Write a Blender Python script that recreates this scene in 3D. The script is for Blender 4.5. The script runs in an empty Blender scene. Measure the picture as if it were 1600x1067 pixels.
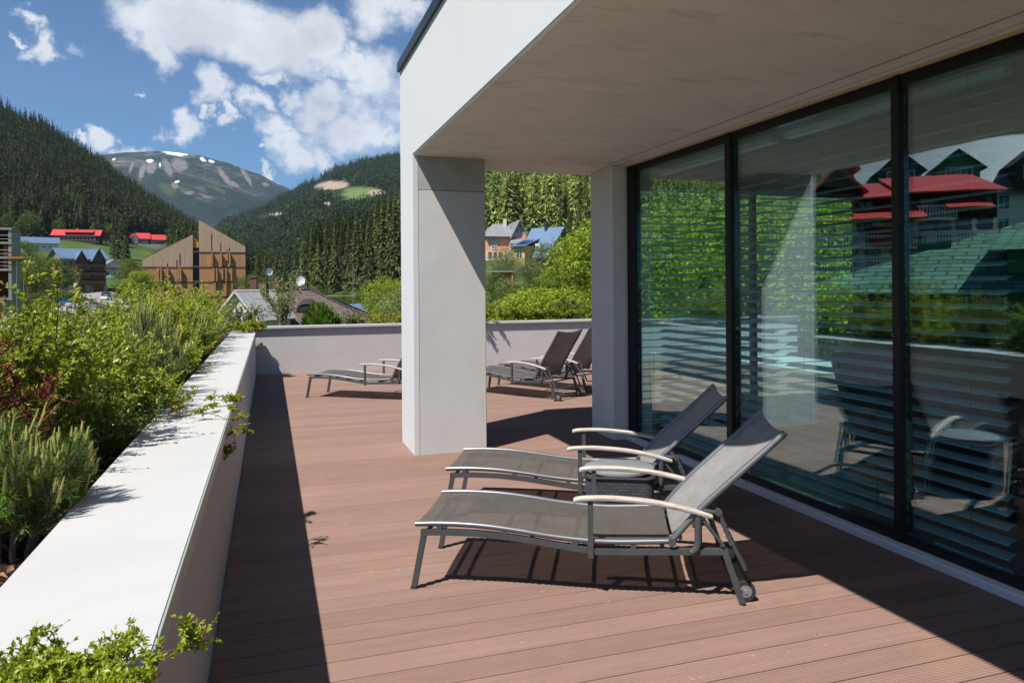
import bpy, bmesh, math, random
import numpy as np
from mathutils import Vector, Matrix
R_ = math.radians
scene = bpy.context.scene
col = scene.collection

# ------------------------------------------------------------------ camera
H = 1.6
F_PX, CYP, YAW, PITCH, ROLL = 1157.33, 446.87, .3166, .0027, -.0071
cy_, sy_ = math.cos(YAW), math.sin(YAW); cp_, sp_ = math.cos(PITCH), math.sin(PITCH)
cr_, sr_ = math.cos(ROLL), math.sin(ROLL)
FW = Vector((sy_*cp_, cy_*cp_, sp_)); r0 = Vector((cy_, -sy_, 0)); u0 = r0.cross(FW)
RT = cr_*r0 + sr_*u0; UP = -sr_*r0 + cr_*u0
cd = bpy.data.cameras.new('camera'); cam = bpy.data.objects.new('camera', cd); col.objects.link(cam)
cd.sensor_width = 36; cd.lens = 36*F_PX/1600; cd.shift_y = -(533.5-CYP)/1600
cd.clip_start = .05; cd.clip_end = 20000
cam.matrix_world = Matrix(((RT.x, UP.x, -FW.x, 0), (RT.y, UP.y, -FW.y, 0), (RT.z, UP.z, -FW.z, H), (0, 0, 0, 1)))
scene.camera = cam
scene.view_settings.view_transform = 'Standard'; scene.view_settings.look = 'None'
scene.view_settings.exposure = 0.78; scene.view_settings.gamma = 1
scene.cycles.transparent_max_bounces = 32; scene.cycles.max_bounces = 8
scene.cycles.sample_clamp_indirect = 6

def rayd(x, y): return FW + RT*((x-800)/F_PX) - UP*((y-CYP)/F_PX)
def azel(x, y):
    d = rayd(x, y); return math.atan2(d.x, d.y), d.z/math.hypot(d.x, d.y)
def at(px, py, D):                      # pixel + depth along the view axis -> point in the world
    return Vector((0, 0, H)) + rayd(px, py)*D
def pol(az, R, z=0): return Vector((R*math.sin(az), R*math.cos(az), z))
MX = 3.66
def mat_(px, py, D):                    # a point seen mirrored in the glass wall
    p = at(px, py, D); return Vector((2*MX-p.x, p.y, p.z))

# ------------------------------------------------------------------ sun and sky
SUNV = Vector((.54, .34, -1)).normalized()
SUN_EL = math.asin(-SUNV.z); SUN_ROT = math.atan2(-SUNV.x, -SUNV.y)
sd = bpy.data.lights.new('sun', 'SUN'); sd.energy = 5.0; sd.angle = R_(.53); sd.color = (1, .955, .89)
so = bpy.data.objects.new('sun', sd); col.objects.link(so)
so.rotation_euler = SUNV.to_track_quat('-Z', 'Y').to_euler(); so.location = (-20, -14, 40)

w = bpy.data.worlds.new("World"); scene.world = w; w.use_nodes = True
nt = w.node_tree; N = nt.nodes; L = nt.links
bgn = N['Background']; bgn.inputs[1].default_value = .052
sky = N.new('ShaderNodeTexSky'); sky.sky_type = 'NISHITA'; sky.sun_disc = False
sky.sun_elevation = SUN_EL; sky.sun_rotation = SUN_ROT; sky.altitude = 800; sky.air_density = 1.0; sky.dust_density = .35; sky.ozone_density = 2.5
def wm(op, a, b=None, c=None, clamp=False):
    n = N.new('ShaderNodeMath'); n.operation = op; n.use_clamp = clamp
    for i, v in enumerate((a, b, c)):
        if v is None: continue
        if isinstance(v, (int, float)): n.inputs[i].default_value = v
        else: L.new(v, n.inputs[i])
    return n.outputs[0]
tc = N.new('ShaderNodeTexCoord'); sep = N.new('ShaderNodeSeparateXYZ'); L.new(tc.outputs['Generated'], sep.inputs[0])
Xd, Yd, Zd = sep.outputs
azn = wm('ARCTAN2', Xd, Yd)
azn0 = azn
eln = wm('DIVIDE', Zd, wm('SQRT', wm('ADD', wm('MULTIPLY', Xd, Xd), wm('MULTIPLY', Yd, Yd))))
nz = N.new('ShaderNodeTexNoise'); nz.inputs['Scale'].default_value = 7.0; nz.inputs['Detail'].default_value = 9; nz.inputs['Roughness'].default_value = .6
mpv = N.new('ShaderNodeMapping'); mpv.inputs['Scale'].default_value = (1, 1, 1.6); mpv.inputs['Location'].default_value = (3.1, 1.7, .4)
L.new(tc.outputs['Generated'], mpv.inputs[0]); L.new(mpv.outputs[0], nz.inputs['Vector'])
nw1 = N.new('ShaderNodeTexNoise'); nw1.inputs['Scale'].default_value = 13; nw1.inputs['Detail'].default_value = 8; nw1.inputs['Roughness'].default_value = .62
L.new(tc.outputs['Generated'], nw1.inputs['Vector'])
sw = N.new('ShaderNodeSeparateColor'); L.new(nw1.outputs['Color'], sw.inputs[0])
azn = wm('ADD', azn, wm('MULTIPLY', wm('SUBTRACT', sw.outputs[0], .5), .17)); eln = wm('ADD', eln, wm('MULTIPLY', wm('SUBTRACT', sw.outputs[1], .5), .13))
blobs = [(300,30,130,62),(400,60,130,62),(230,70,60,45),(480,60,70,60),(600,20,75,60),(330,150,38,36),(290,190,38,24),(345,188,22,22),(30,25,34,24),(68,62,34,30),
         (440,190,62,42),(510,170,90,50),(590,130,75,62),(565,195,110,66),(470,215,60,44),(450,150,40,26),(500,238,42,30),(420,122,24,14),(195,139,14,10),(165,215,46,26),(225,225,46,20),(120,218,16,9),
         (424,243,12,9),(430,271,22,10),(700,150,140,90),(545,95,50,30),(20,60,16,12),(600,215,60,26),(395,160,40,26)]
dens = None
for (px, py, rx, ry) in blobs:
    a, e = azel(px, py); a1, _ = azel(px+rx, py); _, e1 = azel(px, py-ry)
    u = wm('DIVIDE', wm('SUBTRACT', azn, a), abs(a1-a)); v = wm('DIVIDE', wm('SUBTRACT', eln, e), abs(e1-e))
    q = wm('SUBTRACT', 1.0, wm('SQRT', wm('ADD', wm('MULTIPLY', u, u), wm('MULTIPLY', v, v))))
    q = wm('MAXIMUM', q, -1.0)
    dens = q if dens is None else wm('MAXIMUM', dens, q)
# scattered clouds over the rest of the sky
a0, _ = azel(-20, 200); a1_, _ = azel(900, 200)
nz2 = N.new('ShaderNodeTexNoise'); nz2.inputs['Scale'].default_value = 2.2; nz2.inputs['Detail'].default_value = 4
L.new(tc.outputs['Generated'], nz2.inputs['Vector'])
side = wm('MAXIMUM', wm('MULTIPLY', wm('SUBTRACT', a0, azn), 6.0, None, True), wm('MULTIPLY', wm('SUBTRACT', azn, a1_), 6.0, None, True))
side = wm('MAXIMUM', side, wm('MULTIPLY', wm('SUBTRACT', eln, .62), 4.0, None, True))
gen = wm('ADD', wm('MULTIPLY', wm('SUBTRACT', nz2.outputs[0], .60), 5.0), wm('MULTIPLY', wm('SUBTRACT', side, 1.0), 3.0))
dens = wm('MAXIMUM', dens, wm('MINIMUM', gen, 1.0))
cover = wm('ADD', wm('MULTIPLY', dens, 1.5), wm('MULTIPLY', wm('SUBTRACT', nz.outputs[0], .53), 3.6))
mr = N.new('ShaderNodeMapRange'); mr.interpolation_type = 'SMOOTHSTEP'
mr.inputs['From Min'].default_value = -.12; mr.inputs['From Max'].default_value = 1.05
L.new(cover, mr.inputs['Value'])
nz3 = N.new('ShaderNodeTexNoise'); nz3.inputs['Scale'].default_value = 13; nz3.inputs['Detail'].default_value = 5
mp3 = N.new('ShaderNodeMapping'); mp3.inputs['Location'].default_value = (.3, .8, .06)
L.new(tc.outputs['Generated'], mp3.inputs[0]); L.new(mp3.outputs[0], nz3.inputs['Vector'])
sh = wm('ADD', wm('MULTIPLY', nz3.outputs[0], 1.1), wm('MULTIPLY', cover, -.25))
rampc = N.new('ShaderNodeMapRange'); rampc.inputs['From Min'].default_value = .0; rampc.inputs['From Max'].default_value = .5
rampc.inputs['To Min'].default_value = .72; rampc.inputs['To Max'].default_value = 1.0
L.new(sh, rampc.inputs['Value'])
cc = N.new('ShaderNodeMix'); cc.data_type = 'RGBA'; cc.blend_type = 'MULTIPLY'; cc.inputs[0].default_value = 1
cc.inputs[6].default_value = (10.3, 10.6, 11.1, 1); L.new(rampc.outputs[0], cc.inputs[7])
tint = N.new('ShaderNodeMix'); tint.data_type = 'RGBA'; tint.blend_type = 'MULTIPLY'; tint.inputs[0].default_value = 1
tint.inputs[7].default_value = (.60, .93, 1.16, 1); L.new(sky.outputs[0], tint.inputs[6])
mixs = N.new('ShaderNodeMix'); mixs.data_type = 'RGBA'
L.new(wm('MULTIPLY', mr.outputs[0], .93), mixs.inputs[0]); L.new(tint.outputs[2], mixs.inputs[6]); L.new(cc.outputs[2], mixs.inputs[7])
L.new(mixs.outputs[2], bgn.inputs[0])

# ------------------------------------------------------------------ materials
class G:
    def __init__(s, name):
        s.m = bpy.data.materials.new(name); s.m.use_nodes = True
        s.t = s.m.node_tree; s.b = s.t.nodes['Principled BSDF']; s.out = s.t.nodes['Material Output']; s._c = None
    def n(s, ty, **kw):
        x = s.t.nodes.new(ty)
        for k, v in kw.items(): setattr(x, k, v)
        return x
    def l(s, a, b): s.t.links.new(a, b)
    def coord(s, scale=(1,1,1), kind='Object', rot=(0,0,0)):
        tc = s.n('ShaderNodeTexCoord'); mp = s.n('ShaderNodeMapping')
        mp.inputs['Scale'].default_value = scale; mp.inputs['Rotation'].default_value = rot
        s.l(tc.outputs[kind], mp.inputs[0]); return mp.outputs[0]
    def noise(s, scale, detail=4, rough=.55, vec=None, dist=0):
        x = s.n('ShaderNodeTexNoise'); x.inputs['Scale'].default_value = scale; x.inputs['Detail'].default_value = detail
        x.inputs['Roughness'].default_value = rough; x.inputs['Distortion'].default_value = dist
        s.l(vec if vec is not None else s.coord(), x.inputs['Vector']); return x.outputs[0]
    def ramp(s, fac, stops):
        x = s.n('ShaderNodeValToRGB'); e = x.color_ramp.elements
        while len(e) < len(stops): e.new(.5)
        for i, (p, c) in enumerate(stops):
            e[i].position = p; e[i].color = tuple(c)+(1,) if not isinstance(c, (int, float)) else (c, c, c, 1)
        s.l(fac, x.inputs[0]); return x.outputs[0]
    def mix(s, f, a, b, mode='MIX'):
        x = s.n('ShaderNodeMix', data_type='RGBA', blend_type=mode)
        for i, v in ((0, f), (6, a), (7, b)):
            if isinstance(v, tuple): x.inputs[i].default_value = v+(1,)
            elif isinstance(v, (int, float)): x.inputs[i].default_value = v
            else: s.l(v, x.inputs[i])
        return x.outputs[2]
    def math(s, op, a, b=0.0, clamp=False):
        x = s.n('ShaderNodeMath', operation=op, use_clamp=clamp)
        for i, v in enumerate((a, b)):
            if isinstance(v, (int, float)): x.inputs[i].default_value = v
            else: s.l(v, x.inputs[i])
        return x.outputs[0]
    def island(s): return s.n('ShaderNodeNewGeometry').outputs['Random Per Island']
    def objrand(s): return s.n('ShaderNodeObjectInfo').outputs['Random']
    def bump(s, h, strength=.3, dist=.01):
        b = s.n('ShaderNodeBump'); b.inputs['Strength'].default_value = strength; b.inputs['Distance'].default_value = dist
        s.l(h, b.inputs['Height']); s.l(b.outputs[0], s.b.inputs['Normal'])
    def base(s, c, rough=.6, metal=0, spec=.5):
        if isinstance(c, tuple): s.b.inputs['Base Color'].default_value = c+(1,)
        else: s.l(c, s.b.inputs['Base Color'])
        if isinstance(rough, (int, float)): s.b.inputs['Roughness'].default_value = rough
        else: s.l(rough, s.b.inputs['Roughness'])
        s.b.inputs['Metallic'].default_value = metal; s.b.inputs['Specular IOR Level'].default_value = spec
        return s.m
def plain(name, c, rough=.6, metal=0, var=.12, scale=3, bump=0, spec=.5):
    g = G(name); nn = g.noise(scale, 5, .6)
    a = tuple(x*(1-var) for x in c); b = tuple(min(1, x*(1+var)) for x in c)
    g.base(g.ramp(nn, [(.3, a), (.7, b)]), rough, metal, spec)
    if bump: g.bump(g.noise(scale*12, 4), bump, .01)
    return g.m
def foliage(name, c1, c2, trans=.35, rough=.55, objvar=True, spec=.3, nscale=.35, contrast=0):
    g = G(name); r = g.island()
    c = g.ramp(r, [(0, c1), (1, c2)])
    if objvar:
        o = g.objrand(); nn = g.noise(nscale, 2, vec=g.coord(kind='Object'))
        k = g.math('ADD', g.math('MULTIPLY', o, .55), g.math('MULTIPLY', nn, .7))
        c = g.mix(1.0, c, g.ramp(k, [(.15, (.62, .68, .6)), (.95, (1.35, 1.25, 1.1))]), 'MULTIPLY')
        if contrast: c = g.mix(1.0, c, g.ramp(g.noise(nscale*6, 3, .7), [(.38, (.5, .55, .5)), (.5, (1, 1, 1)), (.66, (2.1, 1.9, 1.35))]), 'MULTIPLY')
    g.base(c, rough, 0, spec)
    if trans:
        tr = g.n('ShaderNodeBsdfTranslucent'); mx = g.n('ShaderNodeMixShader'); mx.inputs[0].default_value = trans
        g.l(g.mix(1.0, c, (1.25, 1.3, .7), 'MULTIPLY'), tr.inputs[0])
        g.l(g.b.outputs[0], mx.inputs[1]); g.l(tr.outputs[0], mx.inputs[2]); g.l(mx.outputs[0], g.out.inputs[0])
    return g.m

M = {}
# decking: grooved boards, one tone per board, worn and dusty in places
g = G('decking'); isl = g.island()
v = g.coord((.8, 9, 9)); st = g.noise(2.2, 6, .65, v)
c = g.ramp(isl, [(0, (.200, .124, .102)), (.5, (.216, .136, .112)), (1, (.235, .150, .124))])
c = g.mix(1.0, c, g.ramp(st, [(.25, (.84, .83, .82)), (.75, (1.13, 1.12, 1.1))]), 'MULTIPLY')
big = g.noise(1.3, 5, .7, g.coord()); c = g.mix(g.ramp(big, [(.55, 0), (.78, .45)]), c, (.33, .20, .12))
dust = g.noise(60, 2, .5, g.coord((.35, 1, 1))); msk = g.noise(1.7, 3, .6, g.coord((1, 1.6, 1)))
dm = g.math('MULTIPLY', g.ramp(dust, [(.64, 0), (.72, 1)]), g.ramp(msk, [(.57, 0), (.68, .75)]))
c = g.mix(dm, c, (.56, .42, .24))
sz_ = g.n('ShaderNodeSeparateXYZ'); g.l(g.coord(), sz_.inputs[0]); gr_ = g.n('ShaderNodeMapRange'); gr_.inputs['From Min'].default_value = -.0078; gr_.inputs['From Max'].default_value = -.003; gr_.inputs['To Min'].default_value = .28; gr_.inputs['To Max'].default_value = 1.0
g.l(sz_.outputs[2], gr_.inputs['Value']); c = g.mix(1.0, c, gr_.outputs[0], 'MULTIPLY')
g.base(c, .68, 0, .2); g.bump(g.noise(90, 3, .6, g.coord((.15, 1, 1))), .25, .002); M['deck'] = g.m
# plaster / concrete
def concrete(name, c, var, streak=0, scale=2.2, bump=.25, rough=.85, stain=None):
    g = G(name); n1 = g.noise(scale, 7, .62); n2 = g.noise(scale*.35, 4, .6, g.coord((1, 1, .5)))
    k = g.math('ADD', g.math('MULTIPLY', n1, .5), g.math('MULTIPLY', n2, .5))
    cc = g.ramp(k, [(.32, tuple(x*(1-var) for x in c)), (.68, tuple(x*(1+var) for x in c))])
    if streak:
        s1 = g.noise(1.6, 8, .7, g.coord((1.0, 3.2, 1)), 1.4)
        cc = g.mix(g.ramp(s1, [(.54, 0), (.74, streak)]), cc, tuple(x*.55 for x in c))
        s2 = g.noise(2.4, 6, .7, g.coord((.6, 2.2, 1)), 2.2)
        cc = g.mix(g.ramp(s2, [(.56, 0), (.7, streak*.5)]), cc, tuple(min(1, x*1.3) for x in c))
    if stain:
        s3 = g.noise(1.1, 5, .7, g.coord((1, 1, .8)), .8)
        cc = g.mix(g.ramp(s3, [(.5, 0), (.72, stain[0])]), cc, stain[1])
    g.base(cc, rough, 0, .3)
    g.bump(g.math('ADD', g.noise(28, 6, .7), g.math('MULTIPLY', g.noise(4.5, 4, .6), 1.4)), bump, .006)
    return g.m
M['white_plaster'] = concrete('white_plaster', (.565, .57, .58), .03, bump=.12, scale=1.5)
M['wall_plaster'] = concrete('wall_plaster', (.455, .43, .42), .06, bump=.22, scale=2, stain=(.3, (.40, .38, .36)))
M['column_paint'] = concrete('column_paint', (.52, .508, .495), .06, bump=.16, scale=2.4, stain=(.3, (.41, .40, .385)))
M['raw_concrete'] = concrete('raw_concrete', (.42, .41, .39), .12, bump=.2, scale=4, stain=(.6, (.24, .235, .20)))
M['pillar_concrete'] = concrete('pillar_concrete', (.66, .66, .655), .08, bump=.2, scale=2.5)
M['soffit'] = concrete('soffit_render', (.82, .79, .73), .12, streak=.6, scale=1.6, bump=.7)
M['cap_paint'] = concrete('cap_paint', (.405, .40, .395), .05, bump=.14, scale=1.4, rough=.7, stain=(.35, (.33, .33, .315)))
M['dark_metal'] = plain('dark_metal', (.022, .023, .025), .35, .6)
M['drip'] = plain('drip_edge', (.28, .36, .32), .4, .3)
M['black_frame'] = plain('black_frame', (.012, .013, .016), .4, .3)
M['sill'] = plain('sill_metal', (.72, .75, .80), .4, .15, .04)
M['yellow'] = plain('yellow_channel', (.95, .60, .10), .5, 0, .15, 8)
M['silver'] = plain('silver', (.45, .46, .47), .35, .8)
M['anthracite'] = plain('anthracite_paint', (.075, .082, .085), .42, .35, .12, 14, spec=.5)
M['tube'] = plain('satin_tube', (.17, .175, .185), .36, .6, .1, 10)
M['rubber'] = plain('rubber', (.02, .02, .02), .7)
g = G('bleached_wood'); v = g.coord((3, 40, 40)); s_ = g.noise(2, 7, .7, v)
g.base(g.ramp(s_, [(.34, (.24, .195, .155)), (.5, (.42, .375, .335)), (.7, (.53, .485, .445))]), .6, 0, .3); g.bump(s_, .3, .003); M['armwood'] = g.m
def sling(name, c, alpha):
    g = G(name); v = g.coord((1, 1, 1))
    wv = g.n('ShaderNodeTexWave', wave_type='BANDS', bands_direction='Y'); wv.inputs['Scale'].default_value = 95; g.l(v, wv.inputs['Vector'])
    wx = g.n('ShaderNodeTexWave', wave_type='BANDS', bands_direction='X'); wx.inputs['Scale'].default_value = 95; g.l(v, wx.inputs['Vector'])
    nn = g.noise(7, 6, .7); n2 = g.noise(240, 2, .5, g.coord((.25, 1, 1)))
    k = g.math('ADD', g.math('MULTIPLY', n2, .7), g.math('MULTIPLY', nn, .5))
    cc = g.ramp(k, [(.35, tuple(x*.62 for x in c)), (.6, c), (.85, tuple(x*1.6 for x in c))])
    g.base(cc, .6, 0, .25); g.b.inputs['Sheen Weight'].default_value = .05
    g.bump(g.math('MULTIPLY', wv.outputs[0], wx.outputs[0]), .4, .002)
    tr = g.n('ShaderNodeBsdfTransparent'); mx = g.n('ShaderNodeMixShader'); mx.inputs[0].default_value = 1-alpha
    tr.inputs[0].default_value = (1, .95, .88, 1)
    g.l(g.b.outputs[0], mx.inputs[1]); g.l(tr.outputs[0], mx.inputs[2]); g.l(mx.outputs[0], g.out.inputs[0]); return g.m
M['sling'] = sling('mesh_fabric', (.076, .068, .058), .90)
M['sling_back_lit'] = sling('mesh_fabric_back_lit', (.225, .22, .21), .96)  # same mesh as the seat; the sun on the backrest is put into a lighter colour
M['stitch'] = plain('stitching', (.30, .28, .25), .8)
# rattan
g = G('rattan'); v = g.coord((1, 1, 1)); br = g.n('ShaderNodeTexBrick'); br.inputs['Scale'].default_value = 19
br.inputs['Mortar Size'].default_value = .02; br.inputs['Brick Width'].default_value = .62; br.inputs['Row Height'].default_value = .36
br.inputs['Color1'].default_value = (.066, .068, .078, 1); br.inputs['Color2'].default_value = (.046, .047, .055, 1); br.inputs['Mortar'].default_value = (.006, .006, .007, 1)
uv = g.n('ShaderNodeUVMap'); g.l(uv.outputs[0], br.inputs['Vector'])
g.base(br.outputs[0], .38, 0, .5)
bb = g.n('ShaderNodeBump'); bb.inputs['Strength'].default_value = .9; bb.inputs['Distance'].default_value = .004; g.l(br.outputs[1], bb.inputs['Height']); bb.invert = True
g.l(bb.outputs[0], g.b.inputs['Normal']); M['rattan'] = g.m
M['tabletop'] = plain('tabletop', (.20, .20, .215), .35, 0, .15, 9)
# glass
def glassmat(name, tint, fac, wob=.0025):
    g = G(name); t = g.t; t.nodes.remove(g.b)
    fr = g.n('ShaderNodeLayerWeight'); fr.inputs['Blend'].default_value = .5
    nz = g.noise(1.3, 2, .4); bp = g.n('ShaderNodeBump'); bp.inputs['Strength'].default_value = wob; bp.inputs['Distance'].default_value = .5
    g.l(nz, bp.inputs['Height'])
    gl = g.n('ShaderNodeBsdfGlossy'); gl.inputs['Roughness'].default_value = 0.0; gl.inputs[0].default_value = (.84, .96, 1, 1)
    g.l(bp.outputs[0], gl.inputs['Normal'])
    tr = g.n('ShaderNodeBsdfTransparent'); tr.inputs[0].default_value = tint+(1,)
    mx = g.n('ShaderNodeMixShader'); g.l(g.math('ADD', g.math('MULTIPLY', g.math('POWER', fr.outputs['Facing'], 4.0), .7), fac, True), mx.inputs[0])
    g.l(tr.outputs[0], mx.inputs[1]); g.l(gl.outputs[0], mx.inputs[2]); g.l(mx.outputs[0], g.out.inputs[0]); return g.m
M['glass'] = glassmat('coated_glass', (.76, .96, .96), .22)
M['glass2'] = glassmat('clear_glass', (.9, .97, .95), .01, 0)
g = G('window_glass'); g.base((.03, .04, .05), .06, 0, .8); M['winglass'] = g.m
M['slat'] = plain('blind_slat', (.62, .70, .72), .35, .2, .05)
M['room_white_dimmed'] = plain('room_white_dimmed', (.14, .19, .19), .8, 0, .04)  # white ceiling with the dimness of the room put into a dark teal colour
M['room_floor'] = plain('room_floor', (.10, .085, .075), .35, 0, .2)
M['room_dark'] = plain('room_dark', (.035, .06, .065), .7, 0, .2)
M['towel'] = plain('towel', (.55, .52, .46), .95, 0, .1, 20, .4)
M['olive'] = plain('olive_fabric', (.10, .13, .07), .9, 0, .15, 10, .4)
M['wicker'] = plain('brown_wicker', (.22, .13, .06), .7, 0, .4, 30, .6)
# grounds
def groundmat(name, c1, c2, c3, sc, bump=.5):
    g = G(name); a = g.noise(sc, 8, .65); b = g.noise(sc*7, 5, .6)
    c = g.ramp(g.math('ADD', g.math('MULTIPLY', a, .65), g.math('MULTIPLY', b, .35)), [(.35, c1), (.52, c2), (.68, c3)])
    g.base(c, .95, 0, .1); g.bump(b, bump, .3); return g.m
M['grass'] = groundmat('meadow', (.035, .062, .014), (.06, .092, .020), (.13, .14, .05), .02)
M['forest_floor'] = groundmat('forest_floor', (.012, .022, .009), (.02, .035, .013), (.035, .05, .02), .03)
M['asphalt'] = groundmat('asphalt', (.20, .19, .175), (.23, .22, .205), (.27, .255, .24), .3, .1)
M['mulch'] = groundmat('soil', (.03, .016, .009), (.07, .038, .022), (.13, .075, .045), 9, .8)
# distant mountain: dwarf pine, scree, snow
g = G('mountain'); v = g.coord()
geo = g.n('ShaderNodeSeparateXYZ'); g.l(v, geo.inputs[0])
n1 = g.noise(.004, 9, .68, v); n2 = g.noise(.0016, 6, .6, g.coord((1, 1, .35)), 1.2); n3 = g.noise(.02, 6, .7, v)
c = g.ramp(g.math('ADD', g.math('MULTIPLY', n1, .6), g.math('MULTIPLY', n3, .4)), [(.38, (.010, .022, .018)), (.55, (.022, .038, .026)), (.68, (.05, .06, .036))])
rock = g.math('MULTIPLY', g.ramp(g.math('ADD', g.math('MULTIPLY', n2, .7), g.math('MULTIPLY', n3, .3)), [(.535, 0), (.60, .8)]), g.ramp(n1, [(.38, 0), (.52, 1)]))
c = g.mix(rock, c, g.ramp(n3, [(.35, (.07, .065, .065)), (.65, (.17, .15, .14))]))
g.base(c, .95, 0, .1); g.bump(n3, .8, 30); M['mountain'] = g.m
M['snow'] = plain('snow', (.82, .84, .88), .8, 0, .03)
M['scree'] = plain('scree', (.34, .29, .25), .9, 0, .25, .03)
M['clearing'] = groundmat('clearing_grass', (.06, .10, .03), (.10, .15, .04), (.22, .20, .12), .02)
M['felled'] = groundmat('felled_slope', (.16, .13, .10), (.22, .18, .14), (.28, .23, .19), .05)
# foliage
M['spruce'] = foliage('spruce_needles', (.018, .034, .009), (.105, .135, .034), .12, nscale=.15)
M['spruce_light'] = foliage('spruce_needles_light', (.035, .065, .014), (.15, .20, .05), .15, nscale=.2)
M['spruce_brown'] = foliage('spruce_needles_dry', (.03, .03, .014), (.085, .075, .035), .12)
M['forest'] = foliage('forest_needles', (.009, .018, .006), (.038, .052, .015), .06, nscale=.02, spec=.1, rough=.8, contrast=1)
M['forest_far'] = foliage('forest_needles_far', (.012, .026, .011), (.04, .062, .024), .06, nscale=.01, spec=.1, rough=.8, contrast=1)
M['forest_sun'] = foliage('forest_needles_sunny', (.06, .10, .026), (.26, .32, .11), .2, nscale=.03, contrast=1)  # brighter copy of the forest needles, sunlight put into the colour
M['leaf_lime'] = foliage('lime_leaves', (.12, .19, .014), (.30, .38, .045), .4)
M['leaf_green'] = foliage('green_leaves', (.038, .070, .012), (.12, .17, .03), .35)
M['leaf_grey'] = foliage('willow_leaves', (.09, .12, .05), (.20, .24, .11), .3)
M['leaf_shrub'] = foliage('shrub_leaves', (.135, .195, .012), (.35, .40, .045), .45, rough=.4, spec=.5, nscale=3)
M['leaf_shrub2'] = foliage('shrub_leaves_dark', (.045, .095, .014), (.13, .21, .03), .38, rough=.4, spec=.5, nscale=3)
M['leaf_red'] = foliage('barberry_leaves', (.05, .008, .012), (.17, .022, .025), .3, rough=.4)
M['leaf_juniper'] = foliage('juniper_yellow', (.13, .17, .012), (.32, .34, .035), .3, nscale=4)
M['needle'] = foliage('pine_needles', (.05, .115, .016), (.18, .29, .045), .3, rough=.45, spec=.4, nscale=4)
M['candle'] = foliage('pine_candles', (.20, .22, .06), (.34, .33, .12), .15, nscale=4)
M['bark'] = plain('bark', (.085, .065, .05), .9, 0, .35, 6, .5)
M['twig'] = plain('twig', (.16, .115, .075), .8, 0, .3, 30)
M['twig_red'] = plain('twig_red', (.17, .055, .035), .8, 0, .3, 30)

# ------------------------------------------------------------------ builders
def tag(o, label=None, cat=None, group=None, kind=None):
    if label: o['label'] = label
    if cat: o['category'] = cat
    if group: o['group'] = group
    if kind: o['kind'] = kind
    return o
def empty(name, loc, rz=0, label=None, cat=None, group=None):
    o = bpy.data.objects.new(name, None); col.objects.link(o); o.location = loc; o.rotation_euler = (0, 0, rz)
    o.empty_display_size = .2
    return tag(o, label, cat, group)
def link_mesh(name, me, mat, parent=None, smooth=False):
    for mm in (mat if isinstance(mat, (list, tuple)) else [mat]): me.materials.append(M[mm] if isinstance(mm, str) else mm)
    o = bpy.data.objects.new(name, me); col.objects.link(o)
    if parent is not None: o.parent = parent
    if smooth: me.polygons.foreach_set('use_smooth', [True]*len(me.polygons))
    return o
def np_mesh(name, V, Fc, k):
    me = bpy.data.meshes.new(name); V = np.asarray(V, np.float32).reshape(-1, 3); Fc = np.asarray(Fc, np.int32).reshape(-1, k)
    me.vertices.add(len(V)); me.vertices.foreach_set('co', V.ravel())
    me.loops.add(Fc.size); me.loops.foreach_set('vertex_index', Fc.ravel())
    me.polygons.add(len(Fc)); me.polygons.foreach_set('loop_start', np.arange(0, Fc.size, k, dtype=np.int32))
    me.polygons.foreach_set('loop_total', np.full(len(Fc), k, np.int32)); me.update(calc_edges=True); return me
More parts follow.
